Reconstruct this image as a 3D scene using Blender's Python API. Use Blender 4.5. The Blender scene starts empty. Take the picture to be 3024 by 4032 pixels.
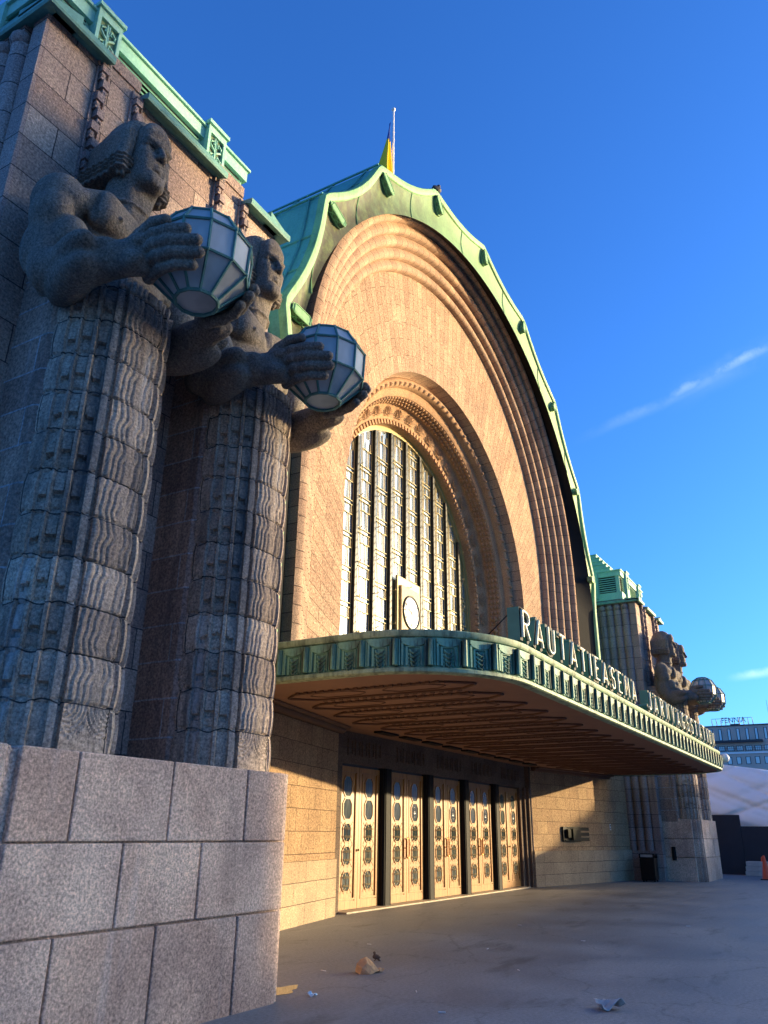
import bpy, math, random
import numpy as np
from mathutils import Vector, Matrix, Euler
random.seed(11)
rng = np.random.default_rng(11)
R = math.radians
PI = math.pi
scene = bpy.context.scene
col = scene.collection

# ------------------------------------------------------------------ helpers
def tag(o, label=None, cat=None, group=None, kind=None):
    if label: o['label'] = label
    if cat: o['category'] = cat
    if group: o['group'] = group
    if kind: o['kind'] = kind
    return o

def empty(name, loc, label=None, cat=None, group=None, rz=0.0):
    o = bpy.data.objects.new(name, None); col.objects.link(o)
    o.location = loc; o.rotation_euler = (0, 0, rz); o.empty_display_size = .3
    return tag(o, label, cat, group)

def smooth_mesh(me, ang):
    if ang is None: return
    me.polygons.foreach_set('use_smooth', [True]*len(me.polygons))
    if ang < 179:
        me.set_sharp_from_angle(angle=R(ang))

def link_mesh(name, me, mat, parent=None, loc=None):
    o = bpy.data.objects.new(name, me); col.objects.link(o)
    if mat is not None and len(me.materials) == 0: me.materials.append(mat)
    if parent is not None: o.parent = parent
    if loc is not None: o.location = loc
    return o

class MB:
    """collects faces (with uv in metres) and links them as one mesh object"""
    def __init__(s): s.v = []; s.f = []; s.uv = []; s.m = []; s.mi = 0
    def face(s, pts, uv=None):
        i = len(s.v); s.v.extend([tuple(p) for p in pts]); s.f.append(tuple(range(i, i+len(pts))))
        s.uv.append(uv); s.m.append(s.mi)
    def box(s, x0, x1, y0, y1, z0, z1, mtx=None):
        p = [Vector((x, y, z)) for z in (z0, z1) for y in (y0, y1) for x in (x0, x1)]
        if mtx is not None: p = [mtx @ q for q in p]
        i = len(s.v); s.v.extend([tuple(q) for q in p])
        for q in ((0,2,3,1),(4,5,7,6),(0,1,5,4),(2,6,7,3),(0,4,6,2),(1,3,7,5)):
            s.f.append(tuple(i+k for k in q)); s.uv.append(None); s.m.append(s.mi)
    def grid(s, P, UV=None, closed_u=False, flip=False):
        P = np.asarray(P, float); n, m = P.shape[:2]; i0 = len(s.v)
        s.v.extend(map(tuple, P.reshape(-1, 3)))
        nn = n if closed_u else n-1
        for a in range(nn):
            b = (a+1) % n
            for c in range(m-1):
                q = [(a, c), (b, c), (b, c+1), (a, c+1)]
                if flip: q = q[::-1]
                s.f.append(tuple(i0+x*m+y for x, y in q))
                s.uv.append([tuple(UV[x][y]) for x, y in q] if UV is not None else None)
                s.m.append(s.mi)
    def tube(s, path, r, seg=8, caps=True, up=Vector((0, 0, 1))):
        path = [Vector(p) for p in path]; n = len(path)
        rr = r if hasattr(r, '__len__') else [r]*n
        rings = []
        for k, p in enumerate(path):
            t = (path[min(k+1, n-1)]-path[max(k-1, 0)]).normalized()
            a = t.cross(up)
            if a.length < 1e-3: a = t.cross(Vector((0, 1, 0)))
            a.normalize(); b = a.cross(t)
            rings.append([p+(a*math.cos(2*PI*j/seg)+b*math.sin(2*PI*j/seg))*rr[k] for j in range(seg)])
        i0 = len(s.v)
        for ring in rings: s.v.extend(map(tuple, ring))
        for k in range(n-1):
            for j in range(seg):
                j2 = (j+1) % seg
                s.f.append((i0+k*seg+j, i0+k*seg+j2, i0+(k+1)*seg+j2, i0+(k+1)*seg+j)); s.uv.append(None); s.m.append(s.mi)
        if caps:
            s.f.append(tuple(i0+j for j in range(seg))[::-1]); s.uv.append(None); s.m.append(s.mi)
            s.f.append(tuple(i0+(n-1)*seg+j for j in range(seg))); s.uv.append(None); s.m.append(s.mi)
    def ell(s, c, r, nu=10, nv=6, mtx=None):
        i0 = len(s.v); c = Vector(c)
        rows = []
        for b in range(nv+1):
            ph = PI*b/nv - PI/2
            for a in range(nu):
                th = 2*PI*a/nu
                q = Vector((r[0]*math.cos(ph)*math.cos(th), r[1]*math.cos(ph)*math.sin(th), r[2]*math.sin(ph)))
                if mtx is not None: q = mtx @ q
                s.v.append(tuple(q+c))
        for b in range(nv):
            for a in range(nu):
                a2 = (a+1) % nu
                s.f.append((i0+b*nu+a, i0+b*nu+a2, i0+(b+1)*nu+a2, i0+(b+1)*nu+a)); s.uv.append(None); s.m.append(s.mi)
    def prism(s, poly, axis, a, b):
        """poly 2-D extruded along axis ('x','y','z') from a to b"""
        def P(q, t):
            return {'z': (q[0], q[1], t), 'y': (q[0], t, q[1]), 'x': (t, q[0], q[1])}[axis]
        n = len(poly)
        s.face([P(q, a) for q in poly][::-1]); s.face([P(q, b) for q in poly])
        for k in range(n):
            k2 = (k+1) % n
            s.face([P(poly[k], a), P(poly[k2], a), P(poly[k2], b), P(poly[k], b)])
    def build(s, name, mat, parent=None, origin=(0, 0, 0), ang=None, loc=None, bevel=0.0):
        me = bpy.data.meshes.new(name)
        V = np.array(s.v, float)-np.array(origin, float)
        me.from_pydata([tuple(p) for p in V], [], s.f)
        uvl = me.uv_layers.new(name='UVMap')
        W = np.array(s.v, float); out = np.zeros((len(me.loops), 2)); k = 0
        for f, uv in zip(s.f, s.uv):
            n = len(f)
            if uv is not None: out[k:k+n] = uv
            else:
                p = W[list(f)]; nrm = np.cross(p[1]-p[0], p[2]-p[0]); a = int(np.argmax(np.abs(nrm)))
                if a == 0: out[k:k+n] = p[:, [1, 2]]
                elif a == 1: out[k:k+n] = p[:, [0, 2]]
                else: out[k:k+n] = p[:, [0, 1]]
            k += n
        uvl.data.foreach_set('uv', out.ravel())
        mats = mat if isinstance(mat, (list, tuple)) else [mat]
        for mm in mats: me.materials.append(mm)
        if len(mats) > 1: me.polygons.foreach_set('material_index', s.m)
        smooth_mesh(me, ang)
        o = link_mesh(name, me, None, parent, loc)
        if bevel > 0:
            bv = o.modifiers.new('bevel', 'BEVEL'); bv.width = bevel; bv.segments = 2; bv.limit_method = 'ANGLE'; bv.angle_limit = R(40)
        return o

def copy_tree(o, parent=None, loc=None):
    c = o.copy(); col.objects.link(c)
    if parent is not None: c.parent = parent
    if loc is not None: c.location = loc
    for ch in list(o.children): copy_tree(ch, c)
    return c

# ------------------------------------------------------------------ signed distance sculpting (surface nets)
class SDF:
    def __init__(s, lo, hi, h, sym=True):
        s.h = h; s.sym = sym; s.xf = None
        lo = np.array(lo, float); hi = np.array(hi, float)
        if sym: lo[0] = h*.5
        s.lo = lo; n = np.ceil((hi-lo)/h).astype(int)+1
        s.ax = [lo[i]+h*np.arange(n[i]) for i in range(3)]
        s.F = np.full(tuple(n), .4, np.float32)
    def region(s, c0, c1):
        sl = []
        for i in range(3):
            a = int(max(0, math.floor((c0[i]-s.lo[i])/s.h))); b = int(min(s.F.shape[i], math.ceil((c1[i]-s.lo[i])/s.h)+1))
            if b <= a: return None
            sl.append(slice(a, b))
        g = np.meshgrid(*[s.ax[i][sl[i]].astype(np.float32) for i in range(3)], indexing='ij')
        return tuple(sl), g
    def comb(s, sl, d, k, op):
        f = s.F[sl]
        if op == '+':
            m = np.minimum(f, d)
            if k > 0: m = m-np.maximum(k-np.abs(f-d), 0)**2/(4*k)
        else:
            m = np.maximum(f, -d)
            if k > 0: m = m+np.maximum(k-np.abs(f+d), 0)**2/(4*k)
        s.F[sl] = m
    def tp(s, p, r):
        p = np.array(p, float); r = np.array(r, float)
        if s.xf is None: return p, r
        c0, q = s.xf; return c0+(p-c0)*q, r*q
    def ell(s, c, r, k=.05, op='+', rot=None, pad=.14):
        c, r = s.tp(c, r); e = max(r) if rot is not None else r
        q = s.region(c-e-pad-k, c+e+pad+k)
        if q is None: return
        sl, (x, y, z) = q
        x = x-c[0]; y = y-c[1]; z = z-c[2]
        if rot is not None:
            M = np.array(Euler(rot).to_matrix().transposed())
            x, y, z = [M[i][0]*x+M[i][1]*y+M[i][2]*z for i in range(3)]
        k0 = np.sqrt((x/r[0])**2+(y/r[1])**2+(z/r[2])**2); k1 = np.sqrt((x/r[0]**2)**2+(y/r[1]**2)**2+(z/r[2]**2)**2)+1e-9
        s.comb(sl, k0*(k0-1)/k1, k, op)
    def cap(s, a, b, ra, rb=None, k=.05, op='+', pad=.14):
        rb = ra if rb is None else rb; a, ra = s.tp(a, ra); b, rb = s.tp(b, rb); ra = float(ra); rb = float(rb); e = max(ra, rb)+pad+k
        q = s.region(np.minimum(a, b)-e, np.maximum(a, b)+e)
        if q is None: return
        sl, (x, y, z) = q; d = b-a
        t = np.clip(((x-a[0])*d[0]+(y-a[1])*d[1]+(z-a[2])*d[2])/max(d@d, 1e-9), 0, 1)
        dd = np.sqrt((x-a[0]-t*d[0])**2+(y-a[1]-t*d[1])**2+(z-a[2]-t*d[2])**2)-(ra+(rb-ra)*t)
        s.comb(sl, dd, k, op)
    def rbox(s, c, hf, r, k=.05, op='+', rot=None, pad=.14):
        c, hf = s.tp(c, hf); r = float(s.tp(c, r)[1]); e = np.linalg.norm(hf) if rot is not None else hf
        q = s.region(c-e-pad-k, c+e+pad+k)
        if q is None: return
        sl, (x, y, z) = q
        x = x-c[0]; y = y-c[1]; z = z-c[2]
        if rot is not None:
            M = np.array(Euler(rot).to_matrix().transposed())
            x, y, z = [M[i][0]*x+M[i][1]*y+M[i][2]*z for i in range(3)]
        qx = np.abs(x)-hf[0]+r; qy = np.abs(y)-hf[1]+r; qz = np.abs(z)-hf[2]+r
        d = np.sqrt(np.maximum(qx, 0)**2+np.maximum(qy, 0)**2+np.maximum(qz, 0)**2)+np.minimum(np.maximum(qx, np.maximum(qy, qz)), 0)-r
        s.comb(sl, d, k, op)
    def mesh(s, name, origin=(0, 0, 0), ang=180):
        F = s.F; lo = s.lo.copy()
        if s.sym:
            F = np.concatenate([F[::-1], F], 0); lo[0] = -s.ax[0][-1]
        F = np.pad(F, 1, constant_values=.4); lo = lo-s.h
        sg = F < 0
        c = np.zeros(tuple(n-1 for n in F.shape), np.int8)
        for dx in (0, 1):
            for dy in (0, 1):
                for dz in (0, 1):
                    c += sg[dx:sg.shape[0]-1+dx, dy:sg.shape[1]-1+dy, dz:sg.shape[2]-1+dz]
        act = (c > 0) & (c < 8); I = np.argwhere(act)
        vid = np.full(c.shape, -1, np.int64); vid[act] = np.arange(len(I))
        P = np.zeros((len(I), 3)); N = np.zeros(len(I))
        for ax in range(3):
            o1, o2 = [i for i in range(3) if i != ax]
            for p in (0, 1):
                for q in (0, 1):
                    A = I.copy(); A[:, o1] += p; A[:, o2] += q; B = A.copy(); B[:, ax] += 1
                    fa = F[A[:, 0], A[:, 1], A[:, 2]]; fb = F[B[:, 0], B[:, 1], B[:, 2]]
                    m = (fa < 0) != (fb < 0); t = np.where(m, fa/(fa-fb+1e-12), 0)
                    X = A.astype(float); X[:, ax] += t
                    P[m] += X[m]; N[m] += 1
        P = P/N[:, None]*s.h+lo-np.array(origin)
        quads = []
        for ax in range(3):
            o1, o2 = [(ax+1) % 3, (ax+2) % 3]
            sa = [slice(None)]*3; sb = [slice(None)]*3; sa[ax] = slice(0, -1); sb[ax] = slice(1, None)
            fa = sg[tuple(sa)]; fb = sg[tuple(sb)]
            E = np.argwhere(fa != fb)
            E = E[(E[:, o1] > 0) & (E[:, o2] > 0) & (E[:, o1] < F.shape[o1]-1) & (E[:, o2] < F.shape[o2]-1)]
            st = fa[E[:, 0], E[:, 1], E[:, 2]]
            def cell(d1, d2):
                Q = E.copy(); Q[:, o1] -= d1; Q[:, o2] -= d2; return vid[Q[:, 0], Q[:, 1], Q[:, 2]]
            q = np.stack([cell(1, 1), cell(0, 1), cell(0, 0), cell(1, 0)], 1)
            q[~st] = q[~st][:, ::-1]
            quads.append(q)
        q = np.concatenate(quads); q = q[(q >= 0).all(1)]
        me = bpy.data.meshes.new(name)
        me.vertices.add(len(P)); me.vertices.foreach_set('co', P.ravel())
        me.loops.add(q.size); me.loops.foreach_set('vertex_index', q.ravel())
        me.polygons.add(len(q)); me.polygons.foreach_set('loop_start', np.arange(0, q.size, 4)); me.polygons.foreach_set('loop_total', np.full(len(q), 4))
        me.update(); me.validate(); smooth_mesh(me, ang)
        return me

# ------------------------------------------------------------------ materials
class NT:
    def __init__(s, name):
        s.mat = bpy.data.materials.new(name); s.mat.use_nodes = True
        s.t = s.mat.node_tree; s.b = s.t.nodes['Principled BSDF']
    def n(s, typ, **kw):
        o = s.t.nodes.new('ShaderNode'+typ)
        for k, v in kw.items():
            if k in o.inputs: o.inputs[k].default_value = v
            else: setattr(o, k, v)
        return o
    def l(s, a, b): s.t.links.new(a, b)
    def co(s, kind='Object'): return s.n('TexCoord').outputs[kind]
    def mapping(s, vec, scale=(1, 1, 1), rot=(0, 0, 0), loc=(0, 0, 0)):
        m = s.n('Mapping'); m.inputs['Scale'].default_value = scale; m.inputs['Rotation'].default_value = rot; m.inputs['Location'].default_value = loc
        s.l(vec, m.inputs['Vector']); return m.outputs[0]
    def noise(s, vec, sc, det=4, rough=.55, out='Fac'):
        o = s.n('TexNoise', Scale=sc, Detail=det, Roughness=rough); s.l(vec, o.inputs['Vector']); return o.outputs[out]
    def ramp(s, fac, stops):
        o = s.n('ValToRGB'); e = o.color_ramp.elements
        while len(e) < len(stops): e.new(.5)
        for k, (p, c) in enumerate(stops): e[k].position = p; e[k].color = (*c, 1) if len(c) == 3 else c
        s.l(fac, o.inputs[0]); return o.outputs[0]
    def mix(s, fac, a, b, mode='MIX'):
        o = s.n('Mix'); o.data_type = 'RGBA'; o.blend_type = mode
        for i, x in ((0, fac), (6, a), (7, b)):
            if isinstance(x, (int, float)): o.inputs[i].default_value = x
            elif isinstance(x, tuple): o.inputs[i].default_value = (*x, 1)
            else: s.l(x, o.inputs[i])
        return o.outputs[2]
    def math(s, op, a, b=0.0, clamp=False):
        o = s.n('Math'); o.operation = op; o.use_clamp = clamp
        for i, x in ((0, a), (1, b)):
            if isinstance(x, (int, float)): o.inputs[i].default_value = x
            else: s.l(x, o.inputs[i])
        return o.outputs[0]
    def bump(s, h, strength=.5, dist=.02, prev=None):
        o = s.n('Bump', Strength=strength, Distance=dist); s.l(h, o.inputs['Height'])
        if prev is not None: s.l(prev, o.inputs['Normal'])
        return o.outputs[0]
    def done(s, colr=None, rough=.8, metal=0.0, normal=None, spec=.5):
        b = s.b
        for key, x in (('Base Color', colr), ('Roughness', rough), ('Metallic', metal), ('Specular IOR Level', spec)):
            if x is None: continue
            if isinstance(x, tuple): b.inputs[key].default_value = (*x, 1)
            elif isinstance(x, (int, float)): b.inputs[key].default_value = x
            else: s.l(x, b.inputs[key])
        if normal is not None: s.l(normal, b.inputs['Normal'])
        return s.mat

def granite(name, c1, c2, bw=1.0, rh=.42, island=False, mortar=.008, mcol=(.10, .085, .08), speck=90, bumpd=.02, bumps=.55, stain=.35, white=.25, brick=True, var=1.0, rough_sc=26, off=.5):
    m = NT(name); ob = m.co('Object'); uv = m.co('UV')
    sp = m.noise(ob, speck*.55, 6, .72)
    sp2 = m.noise(ob, speck*.33, 3, .6)
    big = m.noise(ob, 1.1, 3)
    if brick:
        br = m.n('TexBrick', Scale=1.0); br.inputs['Brick Width'].default_value = bw; br.inputs['Row Height'].default_value = rh
        br.inputs['Mortar Size'].default_value = mortar; br.inputs['Mortar Smooth'].default_value = .25; br.inputs['Bias'].default_value = 0
        br.offset = off
        br.inputs['Color1'].default_value = (*c1, 1); br.inputs['Color2'].default_value = (*c2, 1); br.inputs['Mortar'].default_value = (*mcol, 1)
        # slightly wavering joints
        w = m.noise(ob, 4.0, 2, .5, 'Color')
        wv = m.n('VectorMath'); wv.operation = 'MULTIPLY_ADD'; m.l(w, wv.inputs[0]); wv.inputs[1].default_value = (.02, .014, 0); m.l(uv, wv.inputs[2])
        m.l(wv.outputs[0], br.inputs['Vector']); base = br.outputs['Color']; jf = br.outputs['Fac']
    else:
        base = m.mix(m.ramp(m.noise(ob, 1.7, 2), [(.35, (0, 0, 0)), (.65, (1, 1, 1))]), c1, c2); jf = None
    a = m.ramp(sp, [(.36, (.36, .35, .36)), (.5, (.95, .95, .95)), (.64, (1.62, 1.56, 1.52))])
    c = m.mix(.8, base, a, 'MULTIPLY')
    a2 = m.ramp(sp2, [(.3, (.72, .7, .7)), (.7, (1.22, 1.2, 1.2))]); c = m.mix(.7, c, a2, 'MULTIPLY')
    a3 = m.ramp(big, [(.3, (.75, .73, .75)), (.7, (1.15, 1.15, 1.12))]); c = m.mix(.6*var, c, a3, 'MULTIPLY')
    if island:
        rp = m.n('NewGeometry').outputs['Random Per Island']
        c = m.mix(1.0, c, m.ramp(rp, [(0, (.82, .80, .82)), (.35, (1.0, .95, .93)), (.6, (1.02, 1.02, 1.04)), (1, (1.18, 1.16, 1.13))]), 'MULTIPLY')
    if stain > 0:
        sv = m.noise(m.mapping(ob, (2.2, 2.2, .22)), 1.6, 5, .62)
        c = m.mix(m.math('MULTIPLY', m.ramp(sv, [(.52, (0, 0, 0)), (.72, (1, 1, 1))]), stain), c, (.045, .045, .05))
    if white > 0:
        sw = m.noise(m.mapping(ob, (3.1, 3.1, .2), loc=(7, 3, 1)), 1.5, 4, .55)
        c = m.mix(m.math('MULTIPLY', m.ramp(sw, [(.62, (0, 0, 0)), (.76, (1, 1, 1))]), white), c, (.50, .53, .56))
    h1 = m.noise(ob, rough_sc, 5, .65)
    nb = m.bump(h1, bumps, bumpd)
    if jf is not None: nb = m.bump(m.math('SUBTRACT', 1.0, jf), .9, .012, nb)
    return m.done(c, .86, 0, nb, .25)

def copper(name, c1, c2, dark, damt=.5, streak=True, rough=.62, sc=1.6, lo=.5):
    m = NT(name); ob = m.co('Object')
    n1 = m.noise(ob, sc, 5, .6); n2 = m.noise(ob, 22, 4, .6)
    c = m.mix(m.ramp(n1, [(.32, (0, 0, 0)), (.68, (1, 1, 1))]), c1, c2)
    c = m.mix(.5, c, m.ramp(n2, [(.3, (.7, .72, .72)), (.7, (1.25, 1.25, 1.25))]), 'MULTIPLY')
    sv = m.noise(m.mapping(ob, (5, 5, .7) if streak else (2, 2, 2)), 1.5, 6, .65)
    c = m.mix(m.math('MULTIPLY', m.ramp(sv, [(lo, (0, 0, 0)), (lo+.2, (1, 1, 1))]), damt), c, dark)
    nb = m.bump(m.noise(ob, 9, 3), .25, .02)
    return m.done(c, rough, 0.0, nb, .45)

def plain(name, c, rough=.6, metal=0.0, var=.35, sc=8, bump=0.0, spec=.5):
    m = NT(name); ob = m.co('Object')
    n1 = m.noise(ob, sc, 4, .6)
    cc = m.mix(var, c, m.ramp(n1, [(.3, (.6, .6, .6)), (.7, (1.35, 1.35, 1.35))]), 'MULTIPLY')
    nb = m.bump(m.noise(ob, sc*4, 3), bump, .01) if bump > 0 else None
    return m.done(cc, rough, metal, nb, spec)

M = {}
M['wall'] = granite('granite_wall', (.47, .335, .22), (.375, .245, .16), bw=1.05, rh=.31, mortar=.008, mcol=(.13, .075, .045), stain=.12, white=0, bumpd=.05, bumps=1.0, speck=45, rough_sc=19)
M['ring'] = granite('granite_ring', (.45, .315, .21), (.35, .23, .155), bw=6.0, rh=.36, mortar=.010, mcol=(.10, .065, .05), stain=.25, white=0, bumpd=.025, bumps=.7, off=0.0)
M['carve'] = granite('carved_stone', (.40, .25, .14), (.35, .215, .12), brick=False, stain=.2, white=0, bumpd=.012, bumps=.4)
M['wing'] = granite('granite_wing', (.47, .37, .30), (.27, .195, .165), bw=1.12, rh=.47, mortar=.008, mcol=(.07, .055, .055), stain=.25, white=.06, bumpd=.03, bumps=.8, speck=60)
M['ribs'] = granite('granite_ribs', (.34, .275, .25), (.27, .21, .195), bw=3.0, rh=.47, mortar=.01, mcol=(.07, .06, .06), stain=.45, white=.08, bumpd=.02)
M['pier'] = granite('granite_pier', (.34, .26, .21), (.245, .175, .145), bw=2.4, rh=.42, mortar=.011, mcol=(.34, .36, .38), stain=.55, white=.35, bumpd=.03, bumps=.8, speck=60)
M['drape'] = granite('granite_column', (.44, .365, .29), (.26, .205, .16), bw=1.9, rh=.425, mortar=.008, mcol=(.05, .05, .05), off=.37, stain=.9, white=.65, bumpd=.018, bumps=.7, speck=70)
M['figure'] = granite('granite_figure', (.20, .175, .145), (.135, .118, .10), brick=False, stain=.4, white=0, bumpd=.022, bumps=.8, speck=80, rough_sc=30)
M['pedestal'] = granite('granite_pedestal', (.60, .475, .37), (.48, .36, .28), island=True, var=1.5, brick=False, stain=.22, white=.22, bumpd=.012, bumps=.6, speck=75, rough_sc=60)
M['splay'] = granite('granite_side_wall', (.43, .30, .17), (.36, .24, .14), bw=.62, rh=.40, mortar=.007, mcol=(.14, .09, .06), stain=.2, white=0, bumpd=.035, bumps=.9, speck=60)
M['plinth'] = granite('granite_plinth', (.42, .325, .215), (.37, .28, .18), bw=1.1, rh=.36, mortar=.007, mcol=(.13, .10, .08), stain=.15, white=0, bumpd=.008, bumps=.5)
M['copper_roof'] = copper('copper_roof', (.085, .30, .25), (.12, .36, .30), (.04, .15, .13), .3, rough=.5)
M['copper_rim'] = copper('copper_rim', (.17, .38, .16), (.24, .46, .21), (.06, .13, .05), .6)
def mk_band():
    # patina: browner and blotched on the side away from the sea wind, clear green on the other
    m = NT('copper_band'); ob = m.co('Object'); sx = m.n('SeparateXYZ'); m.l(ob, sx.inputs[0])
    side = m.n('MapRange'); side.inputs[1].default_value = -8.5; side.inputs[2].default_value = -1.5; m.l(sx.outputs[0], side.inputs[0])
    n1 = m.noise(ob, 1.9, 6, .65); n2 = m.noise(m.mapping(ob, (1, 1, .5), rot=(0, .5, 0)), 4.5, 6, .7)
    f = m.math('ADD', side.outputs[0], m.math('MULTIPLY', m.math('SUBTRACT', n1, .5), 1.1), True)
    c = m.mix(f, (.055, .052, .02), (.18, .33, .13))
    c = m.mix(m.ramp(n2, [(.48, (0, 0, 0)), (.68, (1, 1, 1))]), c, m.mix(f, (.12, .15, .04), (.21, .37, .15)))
    c = m.mix(.5, c, m.ramp(m.noise(ob, 24, 4), [(.3, (.7, .7, .7)), (.7, (1.25, 1.25, 1.25))]), 'MULTIPLY')
    return m.done(c, .6, 0, m.bump(m.noise(ob, 6, 3), .2, .02), .4)
M['copper_band'] = mk_band()
M['copper_attic'] = copper('copper_attic', (.22, .48, .36), (.30, .56, .43), (.06, .20, .17), .25)
M['copper_cornice'] = copper('copper_cornice', (.10, .26, .22), (.14, .33, .27), (.03, .08, .07), .35)
M['copper_fascia'] = copper('copper_fascia', (.10, .30, .25), (.22, .42, .25), (.012, .020, .016), .95, sc=2.2, lo=.44)
M['copper_lip'] = copper('copper_lip', (.22, .34, .20), (.34, .44, .26), (.03, .045, .03), .8, sc=3.0, lo=.46)
M['copper_dark'] = copper('copper_ornament', (.07, .10, .06), (.16, .27, .14), (.02, .02, .015), .6, streak=False)
M['soffit'] = plain('painted_soffit', (.24, .13, .072), .8, 0, .25, 1.5)
M['lintel'] = granite('shaded_granite', (.17, .125, .09), (.13, .095, .07), bw=1.0, rh=.42, mortar=.006, stain=.2, white=0)  # granite darkened in colour to carry the deep shade under the canopy
M['soffit_trim'] = plain('painted_trim', (.10, .05, .028), .7, 0, .3, 3)
M['dark'] = plain('black_metal', (.010, .010, .010), .6, 0, .4, 5, 0, .15)
M['iron'] = plain('dark_iron', (.016, .018, .018), .42, .3, .5, 14)
M['brass'] = plain('pale_brass_bars', (.36, .28, .11), .45, .15, .2, 8)
M['clockstone'] = plain('clock_stone', (.50, .36, .17), .6, 0, .6, 9)
M['dial'] = plain('white_dial', (.80, .80, .78), .4, 0, .05, 8)
M['letter'] = plain('green_sign_metal', (.055, .20, .15), .5, 0, .4, 4)
M['neon'] = plain('cream_tube', (.84, .76, .52), .35, 0, .1, 9)
M['white'] = plain('white_paint', (.78, .78, .76), .4, 0, .1, 9)
M['bronze'] = plain('bronze_pull', (.42, .17, .04), .28, .7, .3, 9)
M['grille'] = plain('grille_bar', (.30, .23, .12), .4, .4, .5, 12)
M['step'] = plain('threshold_stone', (.45, .38, .28), .7, 0, .4, 6, .3)
M['lampframe'] = copper('lamp_frame', (.055, .17, .15), (.10, .24, .21), (.02, .04, .04), .5, streak=False, sc=5)
M['cone'] = plain('orange_plastic', (.75, .09, .03), .5, 0, .15, 6)
M['hoard'] = plain('black_hoarding', (.008, .012, .022), .6, 0, .4, 2)
M['concrete'] = plain('pale_concrete', (.36, .36, .33), .85, 0, .4, 5, .4)
M['blue'] = plain('flag_blue', (.01, .05, .25), .8, 0, .1, 4)
M['yellow'] = plain('flag_yellow', (.82, .55, .012), .8, 0, .1, 4)
M['kraft'] = plain('kraft_paper', (.42, .25, .12), .8, 0, .4, 14)
M['paper'] = plain('grey_paper', (.42, .38, .35), .85, 0, .35, 12)
M['feather'] = plain('dark_feather', (.03, .032, .038), .7, 0, .6, 30)
M['brownfeather'] = plain('brown_feather', (.075, .055, .04), .8, 0, .7, 60)

def mk_wood():
    m = NT('golden_oak'); ob = m.co('Object')
    g = m.noise(m.mapping(ob, (9, 9, .7)), 3, 5, .6)
    c = m.ramp(g, [(.25, (.20, .08, .014)), (.5, (.37, .17, .036)), (.75, (.48, .25, .065))])
    w = m.noise(ob, 1.8, 3); c = m.mix(.5, c, m.ramp(w, [(.3, (.7, .68, .66)), (.7, (1.2, 1.15, 1.1))]), 'MULTIPLY')
    return m.done(c, .38, 0, m.bump(g, .15, .004), .5)
M['wood'] = mk_wood()
def mk_glass(name, c, rough=.04, c2=None, sc=.8):
    m = NT(name); ob = m.co('Object')
    cc = m.mix(m.ramp(m.noise(m.mapping(ob, (1.3, 1.3, .5)), sc, 3), [(.4, (0, 0, 0)), (.62, (1, 1, 1))]), c, c2 or c)
    return m.done(cc, rough, 0, m.bump(m.noise(ob, 1.5, 2), .04, .05), .9)
def mk_window():
    m = NT('window_glass'); ob = m.co('Object')
    n1 = m.noise(m.mapping(ob, (1.1, 1, .5), rot=(0, .5, 0)), 1.3, 4, .6)
    c = m.mix(m.ramp(n1, [(.38, (0, 0, 0)), (.6, (1, 1, 1))]), (.22, .29, .41), (.42, .50, .62))
    return m.done(c, .24, .78, m.bump(m.noise(ob, 1.2, 3), .10, .06), .6)
M['glass'] = mk_window()
M['doorglass'] = mk_glass('door_glass', (.035, .05, .05), .05, (.14, .15, .13), 2.0)
M['milk'] = mk_glass('milky_lamp_glass', (.33, .35, .35), .3, (.46, .48, .47), 2.5); M['milk'].node_tree.nodes['Principled BSDF'].inputs['Specular IOR Level'].default_value = .4

def mk_ground():
    m = NT('asphalt_square'); ob = m.co('Object')
    f = m.noise(ob, 130, 4, .7); g = m.noise(ob, .55, 5, .6); w = m.noise(m.mapping(ob, (.5, 1.6, 1), rot=(0, 0, .5)), 1.1, 4, .6)
    c = m.ramp(f, [(.3, (.115, .119, .125)), (.55, (.205, .208, .213)), (.75, (.33, .33, .33))])
    c = m.mix(.8, c, m.ramp(g, [(.3, (.62, .62, .64)), (.7, (1.35, 1.32, 1.28))]), 'MULTIPLY')
    c = m.mix(m.math('MULTIPLY', m.ramp(w, [(.58, (0, 0, 0)), (.7, (1, 1, 1))]), .45), c, (.035, .034, .034))
    k2 = m.noise(ob, 24, 4, .7); c = m.mix(.75, c, m.ramp(k2, [(.32, (.68, .68, .68)), (.68, (1.32, 1.32, 1.32))]), 'MULTIPLY')
    st = m.noise(m.mapping(ob, (.28, 1.5, 1), rot=(0, 0, -.55)), 1.0, 5, .6); c = m.mix(m.math('MULTIPLY', m.ramp(st, [(.56, (0, 0, 0)), (.72, (1, 1, 1))]), .5), c, (.26, .255, .25))
    cr = m.n('TexVoronoi', Scale=.42); cr.feature = 'DISTANCE_TO_EDGE'; wob = m.n('VectorMath'); wob.operation = 'MULTIPLY_ADD'; m.l(m.noise(ob, 1.6, 5, .6, 'Color'), wob.inputs[0]); wob.inputs[1].default_value = (.9, .9, 0); m.l(ob, wob.inputs[2]); m.l(wob.outputs[0], cr.inputs['Vector'])
    c = m.mix(m.math('MULTIPLY', m.ramp(cr.outputs['Distance'], [(.0, (1, 1, 1)), (.010, (0, 0, 0))]), .35), c, (.03, .03, .03))
    v = m.n('TexVoronoi', Scale=2.3); m.l(ob, v.inputs['Vector'])
    sp = m.ramp(v.outputs['Distance'], [(.02, (1, 1, 1)), (.035, (0, 0, 0))])
    c = m.mix(m.math('MULTIPLY', sp, .6), c, (.03, .03, .03))
    return m.done(c, m.ramp(g, [(.3, (.5, .5, .5)), (.7, (.8, .8, .8))]), 0, m.bump(f, .35, .006), .4)
M['ground'] = mk_ground()
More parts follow.
